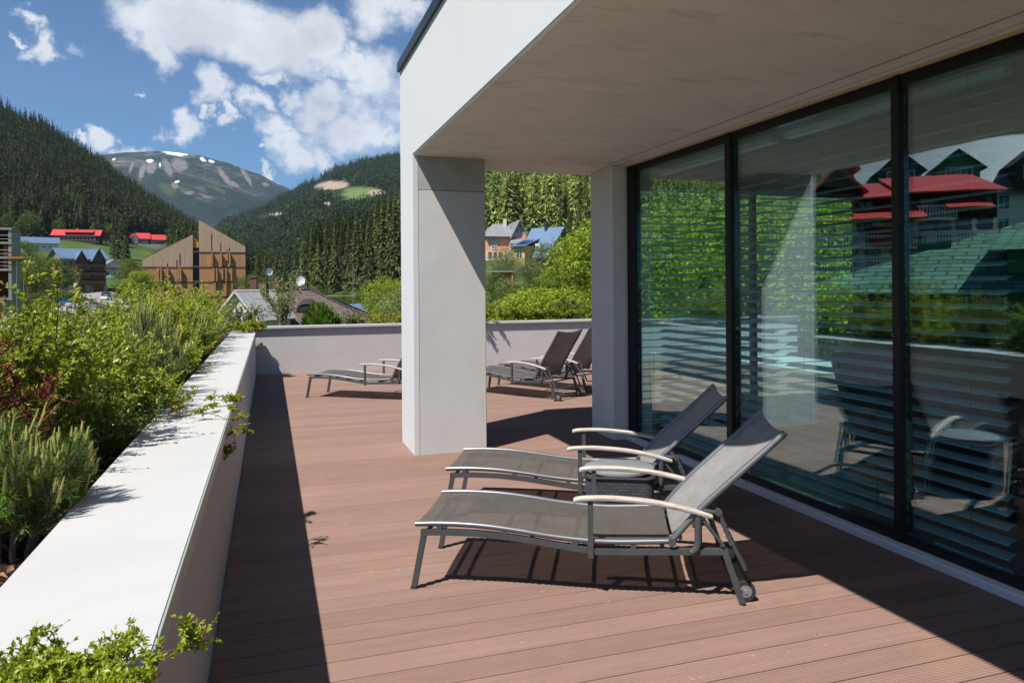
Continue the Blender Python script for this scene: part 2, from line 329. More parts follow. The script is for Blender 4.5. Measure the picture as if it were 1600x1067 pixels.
class MB:
    def __init__(s): s.v = []; s.f = []; s.uvs = None; s.T = None
    def add(s, vs, fs):
        b = len(s.v); s.v += [tuple(s.T @ Vector(p)) if s.T else tuple(p) for p in vs]; s.f += [tuple(i+b for i in f) for f in fs]; return s
    def box(s, x0, x1, y0, y1, z0, z1):
        return s.add([(x0,y0,z0),(x1,y0,z0),(x1,y1,z0),(x0,y1,z0),(x0,y0,z1),(x1,y0,z1),(x1,y1,z1),(x0,y1,z1)],
                     [(0,3,2,1),(4,5,6,7),(0,1,5,4),(1,2,6,5),(2,3,7,6),(3,0,4,7)])
    def prism(s, poly, a, b, axis='y'):     # poly in the two other axes, extruded a..b
        n = len(poly)
        def P(u, v, t): return {'y': (u, t, v), 'x': (t, u, v), 'z': (u, v, t)}[axis]
        vs = [P(u, v, a) for u, v in poly]+[P(u, v, b) for u, v in poly]
        fs = [tuple(range(n)), tuple(range(2*n-1, n-1, -1))]+[(i, i+n, (i+1) % n+n, (i+1) % n) for i in range(n)]
        return s.add(vs, fs)
    def tube(s, pts, r, n=8, cap=True, flat=None):
        pts = [Vector(p) for p in pts]; rs = r if isinstance(r, (list, tuple)) else [r]*len(pts)
        vs = []; fs = []; prev = None
        for i, p in enumerate(pts):
            d = (pts[min(i+1, len(pts)-1)]-pts[max(i-1, 0)]).normalized()
            if prev is None:
                a = Vector((0, 0, 1)) if abs(d.z) < .9 else Vector((1, 0, 0)); x = d.cross(a).normalized()
            else: x = (prev-d*prev.dot(d)).normalized()
            prev = x; y = d.cross(x)
            for k in range(n):
                t = 2*math.pi*k/n + (math.pi/4 if n == 4 else 0)
                vs.append(p+(x*math.cos(t)+y*math.sin(t))*rs[i]*(1.414 if n == 4 else 1))
            if i:
                for k in range(n):
                    a0 = (i-1)*n; fs.append((a0+k, a0+(k+1) % n, a0+n+(k+1) % n, a0+n+k))
        if cap: fs.append(tuple(range(n-1, -1, -1))); fs.append(tuple(range((len(pts)-1)*n, len(pts)*n)))
        return s.add(vs, fs)
    def disc(s, c, axis, r, th, n=20):
        c = Vector(c); a = Vector(axis).normalized(); return s.tube([c-a*th/2, c+a*th/2], r, n)
    def build(s, name, mat, parent=None, smooth=False, bevel=0, seg=2):
        me = bpy.data.meshes.new(name); me.from_pydata(s.v, [], s.f); me.update()
        if bevel:
            bm = bmesh.new(); bm.from_mesh(me); bmesh.ops.recalc_face_normals(bm, faces=bm.faces)
            es = [e for e in bm.edges if len(e.link_faces) == 2 and e.calc_face_angle(0) > .5]
            bmesh.ops.bevel(bm, geom=es, offset=bevel, segments=seg, affect='EDGES', clamp_overlap=True)
            bm.to_mesh(me); bm.free()
        else:
            bm = bmesh.new(); bm.from_mesh(me); bmesh.ops.recalc_face_normals(bm, faces=bm.faces); bm.to_mesh(me); bm.free()
        o = link_mesh(name, me, mat, parent)
        if smooth:
            me.polygons.foreach_set('use_smooth', [True]*len(me.polygons)); me.set_sharp_from_angle(angle=R_(40))
        return o
def copy_tree(o, parent=None):
    c = o.copy(); col.objects.link(c)
    if parent is not None: c.parent = parent
    for ch in KIDS.get(o.name, None) or [x for x in col.objects if x.parent == o]:
        copy_tree(ch, c)
    return c
KIDS = {}
def box_obj(name, mat, b, parent=None, bevel=0, kind=None):
    o = MB().box(*b).build(name, mat, parent, bevel=bevel)
    if kind: o['kind'] = kind
    return o

# ------------------------------------------------------------------ terrace structure
Yf = 14.72          # inner face of the far wall
# deck: real grooved boards running along X
def build_deck():
    x0, x1, y0, y1 = -.24, 9.6, -2.0, 14.9
    rng = random.Random(4); pitch, bw = .0160, .165
    V = []; Fq = []
    y = y0
    while y < y1:
        prof = []; ng = 10; wg = (bw-.005)/ng
        for k in range(ng):
            a = y+k*wg
            prof += [(a, -.008), (a+.002, 0), (a+wg-.0075, 0), (a+wg-.0055, -.008)]
        prof.append((y+bw-.005, -.008))
        prof = [(y, -.02)]+prof+[(y+bw-.005, -.02)]
        # a few boards have a butt joint
        cuts = [x0]+([1.95+.0] if y > 6.5 else [])+[x1]
        for ci in range(len(cuts)-1):
            xa, xb = cuts[ci]+.002, cuts[ci+1]-.002; b = len(V)
            for (yy, zz) in prof: V.append((xa, yy, zz)); V.append((xb, yy, zz))
            for i in range(len(prof)-1): Fq.append((b+2*i, b+2*i+1, b+2*i+3, b+2*i+2))
        y += bw
    me = np_mesh('deck', V, Fq, 4); o = link_mesh('deck', me, 'deck'); o['kind'] = 'structure'
build_deck()
box_obj('terrace_slab', 'raw_concrete', (-2.45, 12, -2.2, 16.6, -3.99, -.03), kind='structure')
# left parapet with broad painted cap and thin metal drip edge
pw = empty('parapet_wall', (-.45, 6, 0), 0, 'long low parapet wall left of the deck with broad white cap and metal drip edge', 'parapet wall')
def part(o, parent):
    o.parent = parent; o.matrix_parent_inverse = Matrix.Translation(-Vector(parent.location)) if parent.rotation_euler.z == 0 else parent.matrix_world.inverted(); return o
part(box_obj('wall', 'wall_plaster', (-.655, -.25, -2.0, 14.60, -.03, .80)), pw)
part(box_obj('cap', 'cap_paint', (-.66, -.237, -2.0, 14.62, .80, .846), bevel=.004), pw)
part(box_obj('drip_edge', 'drip', (-.236, -.232, -2.0, 14.62, .79, .848)), pw)
pf = empty('parapet_wall', (4, 14.9, 0), 0, 'low plastered parapet wall across the far end of the deck with thin pale cap', 'parapet wall')
part(box_obj('wall', 'wall_plaster', (-.67, 12, Yf, 14.95, -.03, .86)), pf)
part(box_obj('cap', 'cap_paint', (-.67, 12, Yf-.055, 15.0, .861, .905), bevel=.004), pf)
# planters
box_obj('planter_soil', 'mulch', (-2.3, -.66, -2.0, 16.4, -.02, .70), kind='structure')
box_obj('planter_soil', 'mulch', (-.655, 12, 14.955, 16.4, -.02, .80), kind='structure')
box_obj('planter_edge', 'wall_plaster', (-2.44, -2.305, -2.2, 16.55, -.02, .78), kind='structure')
box_obj('planter_edge', 'wall_plaster', (-2.30, 12, 16.405, 16.55, -.02, .80), kind='structure')

# overhanging storey with column and pillar
Zs, Xc, Yc0, Yc1 = 2.878, 1.318, 7.06, 7.76
bld = empty('overhanging_building', (2.5, 3, 0), 0, 'modern white storey overhanging the deck with brownish concrete underside', 'building')
part(box_obj('fascia_wall', 'white_plaster', (Xc, Xc+.10, -3.0, Yc1, Zs+.02, 3.93)), bld)
part(box_obj('end_wall', 'white_plaster', (Xc+.102, 10.2, Yc1-.12, Yc1-.003, Zs+.02, 3.93)), bld)
# soffit with a slightly rough chipped edge
mb = MB(); rr = random.Random(2)
ys = [-3+i*.12 for i in range(int((Yc1+3)/.12)+1)]+[Yc1-.004]
vs = []; fs = []
for i, y in enumerate(ys):
    vs += [(Xc+.006, y, Zs+.022+rr.uniform(0, .004)), (Xc+.012+rr.uniform(0, .006), y, Zs+rr.uniform(0, .003)), (3.50, y, Zs), (3.50, y, Zs+.021), ]
    if i:
        b = (i-1)*4; fs += [(b, b+4, b+5, b+1), (b+1, b+5, b+6, b+2), (b+2, b+6, b+7, b+3)]
n = len(ys)-1; fs += [(n*4, n*4+3, n*4+2, n*4+1), (0, 1, 2, 3)]
mb.add(vs, fs); part(mb.build('soffit', 'soffit'), bld)
part(box_obj('floor_slab', 'raw_concrete', (Xc+.101, 10.0, -3.0, Yc1-.121, Zs+.0215, 3.2)), bld)
part(box_obj('roof', 'dark_metal', (Xc+.1, 10.2, -3.0, Yc1-.12, 3.80, 3.925)), bld)
part(MB().box(Xc-.025, Xc+.2, -3.0, Yc1+.02, 3.931, 3.975).box(Xc-.027, Xc-.004, -3.0, Yc1+.02, 3.875, 3.931).box(Xc+.21, 10.2, Yc1-.15, Yc1+.02, 3.931, 3.975).build('roof_coping', 'dark_metal'), bld)
part(MB().box(3.505, 3.655, -3.0, Yc0+.02, Zs-.003, Zs+.02).build('soffit_strip', 'pillar_concrete'), bld)
part(MB().box(3.535, 3.575, -3.0, Yc0-.02, Zs-.014, Zs-.0035).build('light_channel', 'yellow'), bld)
part(MB().box(3.528, 3.5345, -3.0, Yc0-.02, Zs-.016, Zs-.0035).box(3.5755, 3.58, -3.0, Yc0-.02, Zs-.014, Zs-.0035).build('channel_edge', 'sill'), bld)
part(MB().box(3.36, 3.366, -3.0, Yc0, Zs-.006, Zs-.0005).build('joint_profile', 'silver'), bld)
clm = empty('column', (1.7, 7.4, 0), 0, 'thick square column standing on the deck under the corner of the white storey', 'column')
part(box_obj('shaft', 'column_paint', (Xc+.05, 2.04, Yc0, Yc1-.02, -.02, 2.55), bevel=.006), clm)
part(box_obj('white_face', 'white_plaster', (Xc, Xc+.049, Yc0+.001, Yc1, -.02, Zs+.019)), clm)
part(box_obj('column_head', 'raw_concrete', (Xc+.051, 2.039, Yc0+.004, Yc1-.021, 2.555, Zs-.001)), clm)
plr = empty('pillar', (3.5, 7.3, 0), 0, 'pale grey concrete pillar at the far end of the glass wall', 'pillar')
part(box_obj('shaft', 'pillar_concrete', (3.43, 3.585, Yc0, 7.62, -.02, Zs-.004), bevel=.004), plr)
part(box_obj('edge_trim', 'sill', (3.586, 3.61, Yc0+.02, Yc0+.06, 0, Zs-.005)), plr)

# glass wall
gw = empty('glass_wall', (3.66, 3, 0), 0, 'large dark framed glass wall along the right side of the deck', 'glass wall')
f = MB().box(3.62, 3.70, 6.94, 7.08, .045, 2.87).box(3.63, 3.70, -3, 6.94, .046, .10).box(3.63, 3.70, -3, 6.94, 2.80, 2.869)
part(f.build('frame', 'black_frame', bevel=.002), gw)
muls = [(5.318, 5.241), (3.579, 3.521), (1.85, 1.79), (.12, .06), (-1.61, -1.67)]
for a, b in muls: part(MB().box(3.615, 3.71, b, a, .0465, 2.868).build('mullion', 'black_frame', bevel=.002), gw)
edges = [6.94]+[q for m in muls for q in m]+[-3]
for i in range(0, len(edges), 2):
    part(box_obj('pane', 'glass', (3.655, 3.675, edges[i+1]+.001, edges[i]-.001, .101, 2.799)), gw)
part(box_obj('sill', 'sill', (3.555, 3.629, -3, 7.05, -.003, .045), bevel=.004), gw)
for y in (6.2, 5.0, 4.1): part(box_obj('drain_slot', 'black_frame', (3.585, 3.592, y, y+.03, .0445, .0462)), gw)

# room behind the glass
def roomwall(name, mat, b): return box_obj(name, mat, b, kind='structure')
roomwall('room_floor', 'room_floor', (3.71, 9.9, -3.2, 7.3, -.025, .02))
roomwall('room_ceiling', 'room_white_dimmed', (3.71, 9.9, -3.0, 7.6, 2.80, 2.89))
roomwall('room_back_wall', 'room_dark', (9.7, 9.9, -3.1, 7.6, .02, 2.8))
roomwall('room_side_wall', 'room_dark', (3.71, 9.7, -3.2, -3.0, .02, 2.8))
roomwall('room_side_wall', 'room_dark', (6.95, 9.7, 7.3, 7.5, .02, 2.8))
nw = empty('corner_window', (5.4, 7.4, 0), 0, 'glazed end wall of the room looking onto bright trees, seen through the large glass', 'window')
f = MB().box(3.72, 6.94, 7.36, 7.42, .0205, .08).box(3.72, 6.94, 7.36, 7.42, 2.72, 2.799)
part(f.build('frame', 'black_frame'), nw)
for x in (3.72, 5.37, 6.88): part(box_obj('mullion', 'black_frame', (x, x+.06, 7.355, 7.425, .081, 2.719)), nw)
for a, b in ((3.781, 5.369), (5.431, 6.879)): part(box_obj('pane', 'glass2', (a, b, 7.385, 7.395, .081, 2.719)), nw)
def blind(axis, a, b, c, z0, z1, label, group):
    r = empty('venetian_blind', ((c, (a+b)/2, z1) if axis == 'y' else ((a+b)/2, c, z1)), 0, label, 'blind', group)
    m = MB(); z = z0
    hw = .036
    while z < z1-.06:
        p = [(-hw, -.006), (-hw+.004, .0), (0, .005), (hw-.004, .0), (hw, -.006), (hw-.004, -.0015), (0, .0035), (-hw+.004, -.0015)]
        if axis == 'y': m.prism([(c+u, z+v+u*.30) for u, v in p], a, b, 'y')
        else: m.prism([(c+u, z+v-u*.10) for u, v in p], a, b, 'x')
        z += .080
    part(m.build('slats', 'slat'), r)
    m = MB()
    for t in (.12, .5, .88):
        q = a+(b-a)*t
        for s in (-.04, .04):
            if axis == 'y': m.box(c+s-.001, c+s+.001, q, q+.002, z0, z1)
            else: m.box(q, q+.002, c+s-.001, c+s+.001, z0, z1)
    part(m.build('cords', 'black_frame'), r)
    if axis == 'y': hb = MB().box(c-.035, c+.035, a, b, z1-.05, z1)
    else: hb = MB().box(a, b, c-.035, c+.035, z1-.05, z1)
    part(hb.build('headrail', 'slat'), r)
bx = 3.83
blind('y', 4.93, 6.74, bx, .12, 2.79, 'open venetian blind behind the narrow far pane of the glass wall', 'venetian blinds in the room')
blind('y', 2.98, 4.79, bx, .12, 2.79, 'open venetian blind behind the middle and right panes crossing the second mullion', 'venetian blinds in the room')
blind('y', 1.03, 2.84, bx, .12, 2.79, 'open venetian blind nearest the camera at the right edge of the glass wall', 'venetian blinds in the room')
blind('x', 3.80, 5.36, 7.27, .14, 2.70, 'venetian blind before the left half of the bright end window of the room', 'venetian blinds in the room')
blind('x', 5.44, 6.87, 7.27, .14, 2.70, 'venetian blind before the right half of the bright end window of the room', 'venetian blinds in the room')
# indoor furniture
t = empty('daybed', (5.5, 4.5, .02), R_(8), 'dark teal upholstered daybed inside the room behind the glass', 'daybed')
MB().box(-.45, .45, -.9, .9, .30, .44).build('mattress', 'room_dark', t, bevel=.03); MB().box(-.46, .46, -.92, .92, .16, .295).build('base', 'black_frame', t, bevel=.01)
m = MB().T
bk = MB(); bk.T = Matrix.Translation((0, .95, .44)) @ Matrix.Rotation(R_(-18), 4, 'X'); bk.box(-.45, .45, -.06, .06, 0, .55); bk.build('backrest', 'room_dark', t, bevel=.03)
for sx in (-.4, .4):
    for sy in (-.85, .85): MB().box(sx-.025, sx+.025, sy-.025, sy+.025, 0, .16).build('leg', 'black_frame', t)
tw = MB().tube([(5.30, 4.0, .53), (5.75, 4.06, .53)], .07, 16).build('rolled_towel', 'towel', smooth=True); tag(tw, 'rolled beige towel lying on the dark daybed indoors', 'towel')
t = empty('wicker_basket', (6.1, 3.2, .02), 0, 'large round brown wicker basket on the room floor behind the glass', 'basket')
pr = [(0, 0), (.22, .0), (.34, .10), (.40, .30), (.38, .5), (.30, .62), (.27, .62), (.34, .48), (.36, .3), (.3, .12), (0, .05)]
vs = []; fs = []; nseg = 28
for k in range(nseg):
    a = 2*math.pi*k/nseg
    for i, (r, z) in enumerate(pr): vs.append((r*math.cos(a)*(1+.01*(i % 2)), r*math.sin(a), z))
for k in range(nseg):
    for i in range(len(pr)-1):
        a, b = k*len(pr), ((k+1) % nseg)*len(pr); fs.append((a+i, b+i, b+i+1, a+i+1))
MB().add(vs, fs).build('basket_body', 'wicker', t, smooth=True)
MB().tube([(.31*math.cos(a), .31*math.sin(a), .625) for a in [i*math.pi/12 for i in range(25)]], .022, 8).build('rim', 'wicker', t, smooth=True)
t = empty('armchair', (4.9, 2.5, .02), R_(-60), 'olive green upholstered armchair indoors by the large glass', 'armchair')
MB().box(-.36, .36, -.36, .36, .2, .44).build('seat', 'olive', t, bevel=.05, seg=3); MB().box(-.36, .36, .30, .46, .30, .92).build('backrest', 'olive', t, bevel=.05, seg=3)
for s in (-1, 1): MB().box(min(s*.37, s*.5), max(s*.37, s*.5), -.36, .44, .12, .62).build('armrest', 'olive', t, bevel=.04, seg=3)
for sx in (-.42, .42):
    for sy in (-.3, .38): MB().box(sx-.02, sx+.02, sy-.02, sy+.02, 0, .12).build('leg', 'black_frame', t)
tw = MB().box(4.75, 5.1, 2.4, 2.65, .462, .52).build('folded_towel', 'towel', bevel=.02); tag(tw, 'folded white towel on the seat of the olive armchair indoors', 'towel')

# ------------------------------------------------------------------ sun lounger
LW = .62
def smoothpts(P, n=6):
    P = [Vector(p) for p in P]; out = []
    for i in range(len(P)-1):
        p0, p1, p2, p3 = P[max(i-1, 0)], P[i], P[i+1], P[min(i+2, len(P)-1)]
        for k in range(n):
            t = k/n; out.append(.5*((2*p1)+(p2-p0)*t+(2*p0-5*p1+4*p2-p3)*t*t+(3*p1-p0-3*p2+p3)*t**3))
    out.append(P[-1]); return out
SEAT = [(0.0, .342), (.15, .349), (.35, .345), (.55, .326), (.73, .303), (.93, .288), (1.08, .288), (1.34, .302)]
BACK = [(1.345, .306), (1.42, .395), (1.514, .498), (1.67, .645), (1.80, .765), (1.905, .868)]
def make_lounger():
    t = empty('sun_lounger', (0, 0, 0))
    rail = smoothpts([(0.03, 0, .298), (.16, 0, .304), (.36, 0, .302), (.55, 0, .287), (.73, 0, .264), (.93, 0, .240), (1.05, 0, .238), (1.62, 0, .262)])
    m = MB()
    for y in (0, LW): m.tube([(p.x, y, p.z) for p in rail], .0145, 4)
    for x, z in ((.06, .30), (.62, .277), (1.30, .25), (1.60, .262)): m.tube([(x, 0, z), (x, LW, z)], .012, 8)
    for x, z in ((.13, .325), (.48, .312), (.85, .268), (1.15, .262)):
        for y in (0, LW): m.box(x-.014, x+.014, y-.012, y+.012, z-.014, z+.018)
        m.tube([(x, 0, z+.004), (x, LW/2, z-.012), (x, LW, z+.004)], .013, 8)
    fr = m.build('frame', 'anthracite', t, smooth=True)
    for y in (0, LW):
        lf = MB().tube([(.045, y, .285), (-.01, y, 0.004)], .0145, 4).build('leg', 'anthracite', t); MB().box(-.026, .004, y-.016, y+.016, 0, .012).build('foot_cap', 'rubber', lf)
        lg = MB().tube([(1.605, y, .262), (1.69, y, 0.004)], .0155, 4).build('leg', 'anthracite', t)
        MB().box(1.676, 1.706, y-.017, y+.017, 0, .010).build('foot_cap', 'rubber', lg)
    # seat sling
    sp = smoothpts([(x, 0, z) for x, z in SEAT], 5)
    def slingmesh(pts, y0, y1, sag, ny=10):
        V = []; Fq = []
        for p in pts:
            for j in range(ny+1):
                v = j/ny; V.append((p.x, y0+(y1-y0)*v, p.z-sag*math.sin(math.pi*v)))
        for i in range(len(pts)-1):
            for j in range(ny):
                a = i*(ny+1)+j; Fq.append((a, a+1, a+ny+2, a+ny+1))
        return np_mesh('sling', V, Fq, 4)
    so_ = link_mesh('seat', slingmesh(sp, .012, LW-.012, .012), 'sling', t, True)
    m = MB()
    for y in (0, LW): m.tube([(p.x, y, p.z) for p in sp], .0145, 10)
    m.build('seat_rail', 'tube', so_, smooth=True)
    # backrest: sling sits below the curved side rails
    bp = smoothpts([(x, 0, z) for x, z in BACK], 5)
    nb = len(bp)
    bo = link_mesh('backrest', slingmesh(bp[1:], .012, LW-.012, .026), 'sling_back_lit', t, True)
    m = MB()
    for y in (0, LW): m.tube([(p.x, y, p.z) for p in bp], .0165, 10)
    d = (bp[-1]-bp[-2]).normalized()
    e = bp[-1]-d*.02; m.tube([(e.x+.006, 0, e.z-.012), (e.x+.012, LW/2, e.z-.035), (e.x+.006, LW, e.z-.012)], .009, 8)
    e = bp[2]; m.tube([(e.x+.02, 0, e.z-.02), (e.x+.02, LW, e.z-.02)], .010, 8)
    m.build('back_frame', 'tube', bo, smooth=True)
    for y in (.035, LW-.037):
        m = MB()
        for a in range(0, nb-1):
            p, q = bp[a], bp[a+1]; zz = .0045
            m.add([(p.x, y, p.z-zz+.004), (p.x, y+.002, p.z-zz+.004), (q.x, y+.002, q.z-zz+.004), (q.x, y, q.z-zz+.004)], [(0, 1, 2, 3)])
        m.build('stitching', 'stitch', bo)
    # head cushion strap band across the top
    for y in (0, LW):
        m = MB().disc((1.345, y, .302), (0, 1, 0), .021, .05, 16); m.build('hinge', 'anthracite', t, smooth=True)
    for s, y in ((-1, -.012), (1, LW+.012)):
        ap = smoothpts([(.845, y, .497), (.90, y, .508), (1.05, y, .513), (1.25, y, .500), (1.42, y, .470), (1.545, y, .438)], 4)
        vs = []; fs = []
        prof = [(-.024, -.006), (-.020, -.011), (.020, -.011), (.024, -.006), (.024, .006), (.017, .012), (0, .0145), (-.017, .012), (-.024, .006)]
        for i, p in enumerate(ap):
            k = .8 if i in (0, len(ap)-1) else 1
            for (u, v) in prof: vs.append((p.x, y+u*k, p.z+v*k))
        n = len(prof)
        for i in range(len(ap)-1):
            for j in range(n): fs.append((i*n+j, i*n+(j+1) % n, (i+1)*n+(j+1) % n, (i+1)*n+j))
        fs += [tuple(range(n)), tuple(range((len(ap)-1)*n+n-1, (len(ap)-1)*n-1, -1))]
        a = MB().add(vs, fs).build('armrest', 'armwood', t, smooth=True)
        MB().box(.918, .946, y-.011, y+.011, .205, .492).build('arm_post', 'anthracite', a)
        MB().tube([(1.475, y, .452), (1.475, y, .31), (1.468, y, .275), (1.44, y+.0, .252)], .019, 10).build('arm_bracket', 'anthracite', a, smooth=True)
        # recline mechanism
        r = MB().tube([(1.585, y, .452), (1.60, y, .40), (1.63, y, .33), (1.705, y, .175)], .011, 8)
        r.tube([(1.56, y, .46), (1.50, y, .47)], .010, 8)
        r.disc((1.575, y, .462), (0, 1, 0), .018, .026, 14)
        r.tube([(1.50, y+.0, .42), (1.57, y, .33), (1.60, y, .29)], .010, 8)
        for i in range(4): r.disc((1.60+.012*i, y, .40-.03*i), (0, 1, 0), .014, .018, 10)
        r.build('recline_bar', 'anthracite', t, smooth=True)
        yy = LW-.04 if s > 0 else .04
        wh = MB().disc((1.712, yy, .052), (0, 1, 0), .05, .026, 24).build('wheel', 'rubber', t, smooth=True)
        MB().disc((1.712, yy, .052), (0, 1, 0), .031, .030, 20).disc((1.712, yy, .052), (0, 1, 0), .010, .044, 12).build('hub', 'silver', wh, smooth=True)
    MB().tube([(1.705, 0, .178), (1.71, .05, .172), (1.71, LW-.05, .172), (1.705, LW, .178)], .010, 8).build('support_bar', 'anthracite', t, smooth=True)
    MB().tube([(1.69, 0.02, .055), (1.69, LW-.02, .055)], .008, 8).build('axle', 'anthracite', t)
    return t
lg0 = make_lounger()
lng = [((.737, 3.935), -26, 'sun lounger in the foreground nearest the camera, grey mesh with bleached wooden armrests', ),
       ((1.165, 5.06), -26, 'sun lounger just behind the wicker box, second nearest, its tilted back touching the glass reflection', ),
       ((.53, 11.36), -33, 'reclined lounger alone on the far deck left of the thick column', ),
       ((2.87, 11.20), -55, 'lounger between column and pillar with tall dark back turned to the camera', ),
       ((3.62, 11.20), -55, 'lounger mostly hidden behind the grey pillar at the far deck', )]
def rear_to_root(px, py, a, H_=H):
    d = rayd(px, py); t = -H/d.z; p = d*t; an = R_(a); return (p.x-1.69*math.cos(an), p.y-1.69*math.sin(an))
lng[3] = (rear_to_root(868, 627, -55), -55, lng[3][2]); lng[4] = (rear_to_root(917, 614, -55), -55, lng[4][2])
KID_L = [x for x in col.objects if x.parent == lg0]
for i, ((x, y), a, lb) in enumerate(lng):
    o = lg0 if i == 0 else copy_tree(lg0)
    o.location = (x, y, 0.001); o.rotation_euler = (0, 0, R_(a)); tag(o, lb, 'sun lounger', 'sun loungers on the deck')
    if i >= 2:                                     # the far ones have their backs raised one notch higher
        for ch in [c_ for c_ in col.objects if c_.parent == o and c_.name.startswith('backrest')]:
            th = R_(-14); hx, hz_ = 1.345, .306
            ch.rotation_euler = (0, th, 0); ch.location = (hx-(hx*math.cos(th)+hz_*math.sin(th)), 0, hz_-(-hx*math.sin(th)+hz_*math.cos(th)))

# ------------------------------------------------------------------ wicker side table
tb = empty('side_table', (2.165, 4.385, 0.001), R_(-26), 'black woven box table with round grey lid between the two front loungers', 'side table')
def rattan_body():
    s, h = .215, .40; rad = .06; pts = []
    for cx, cy2, a0 in ((s-rad, s-rad, 0), (-s+rad, s-rad, 90), (-s+rad, -s+rad, 180), (s-rad, -s+rad, 270)):
        for k in range(7):
            a = R_(a0+15*k); pts.append((cx+rad*math.cos(a), cy2+rad*math.sin(a)))
    n = len(pts); V = []; Fq = []; UV = []; per = [0]
    for i in range(n): per.append(per[-1]+math.dist(pts[i], pts[(i+1) % n]))
    zs = [0, h]
    me = bpy.data.meshes.new('body'); vs = [(x*(.97 if z == 0 else 1), y*(.97 if z == 0 else 1), z) for z in (0.0, .03, h) for x, y in pts]
    fs = []
    for k in range(2):
        for i in range(n): fs.append((k*n+i, k*n+(i+1) % n, (k+1)*n+(i+1) % n, (k+1)*n+i))
    fs.append(tuple(range(2*n, 3*n)))
    me.from_pydata(vs, [], fs); uvl = me.uv_layers.new(name='UVMap'); li = 0
    for k in range(2):
        for i in range(n):
            zz = (0, .03, h)
            for (u, v) in ((per[i], zz[k]), (per[i+1], zz[k]), (per[i+1], zz[k+1]), (per[i], zz[k+1])):
                uvl.data[li].uv = (u, v); li += 1
    for i in range(n): uvl.data[li].uv = pts[i]; li += 1
    o = link_mesh('body', me, 'rattan', tb)
    m = MB().tube([(x*1.01, y*1.01, h+.004) for x, y in pts+[pts[0]]], .011, 8)
    m.build('rim', 'rubber', o, smooth=True)
    return o
rb = rattan_body()
MB().prism([(-.085+.015*0, .262), (.085, .262), (.098, .272), (.098, .284), (.085, .294), (-.085, .294), (-.098, .284), (-.098, .272)], -.222, -.2155, 'y').build('handle_slot', 'rubber', tb, bevel=.002)
m = MB().tube([(0, 0, .405), (0, 0, .418), (0, 0, .432), (0, 0, .438)], [.20, .225, .225, .21], 48)
m.build('lid', 'tabletop', tb, smooth=True)
m = MB()
for k in range(64):
    a = 2*math.pi*k/64; m.box(.222*math.cos(a)-.006, .222*math.cos(a)+.006, .222*math.sin(a)-.006, .222*math.sin(a)+.006, .412, .436)
pass

# ------------------------------------------------------------------ plants on the terrace
def nrm(a): return a/np.maximum(np.linalg.norm(a, axis=-1, keepdims=True), 1e-9)
class Leaves:                                   # collects leaf shapes as one mesh of 4-gons
    def __init__(s): s.P = []; s.n = 0
    def add(s, pos, dirv, up, ln, wd, fold=.25):
        pos = np.asarray(pos); d = nrm(np.asarray(dirv)); sd_ = nrm(np.cross(d, up)); nn = np.cross(sd_, d)
        ln = np.asarray(ln)[:, None]; wd = np.asarray(wd)[:, None]
        a = pos; tip = pos+d*ln-nn*ln*.12; mid = pos+d*ln*.45
        l = mid+sd_*wd*.5+nn*wd*fold; r = mid-sd_*wd*.5+nn*wd*fold
        s.P.append(np.stack([a, l, tip, r], 1)); s.n += len(pos)
    def mesh(s, name):
        P = np.concatenate(s.P); n = len(P); V = P.reshape(-1, 3)
        # folded along the midrib: two triangles sharing base-tip edge
        i = np.arange(n)*4; T = np.concatenate([np.stack([i, i+1, i+2], 1), np.stack([i, i+2, i+3], 1)])
        return np_mesh(name, V, T, 3)
def stems_from(rg, n_st, height, spread, lean=(0, 0), seg=7, wob=.05, droop=0.0):
    out = []
    for k in range(n_st):
        a = rg.uniform(0, 2*math.pi); sp = spread*math.sqrt(rg.uniform(.02, 1)); h = height*rg.uniform(.6, 1)*(1-.35*(sp/spread)**2)
        tipp = np.array([math.cos(a)*sp+lean[0]*h, math.sin(a)*sp+lean[1]*h, h]); p0 = np.array([math.cos(a)*.06, math.sin(a)*.06, 0.])
        pts = []
        for i in range(seg+1):
            t = i/seg; p = p0+(tipp-p0)*np.array([t**1.3, t**1.3, t]); p[2] -= droop*t*t*sp
            if 0 < i: p = p+rg.normal(0, wob, 3)*.35*height*.3
            pts.append(p)
        out.append(np.array(pts))
    return out
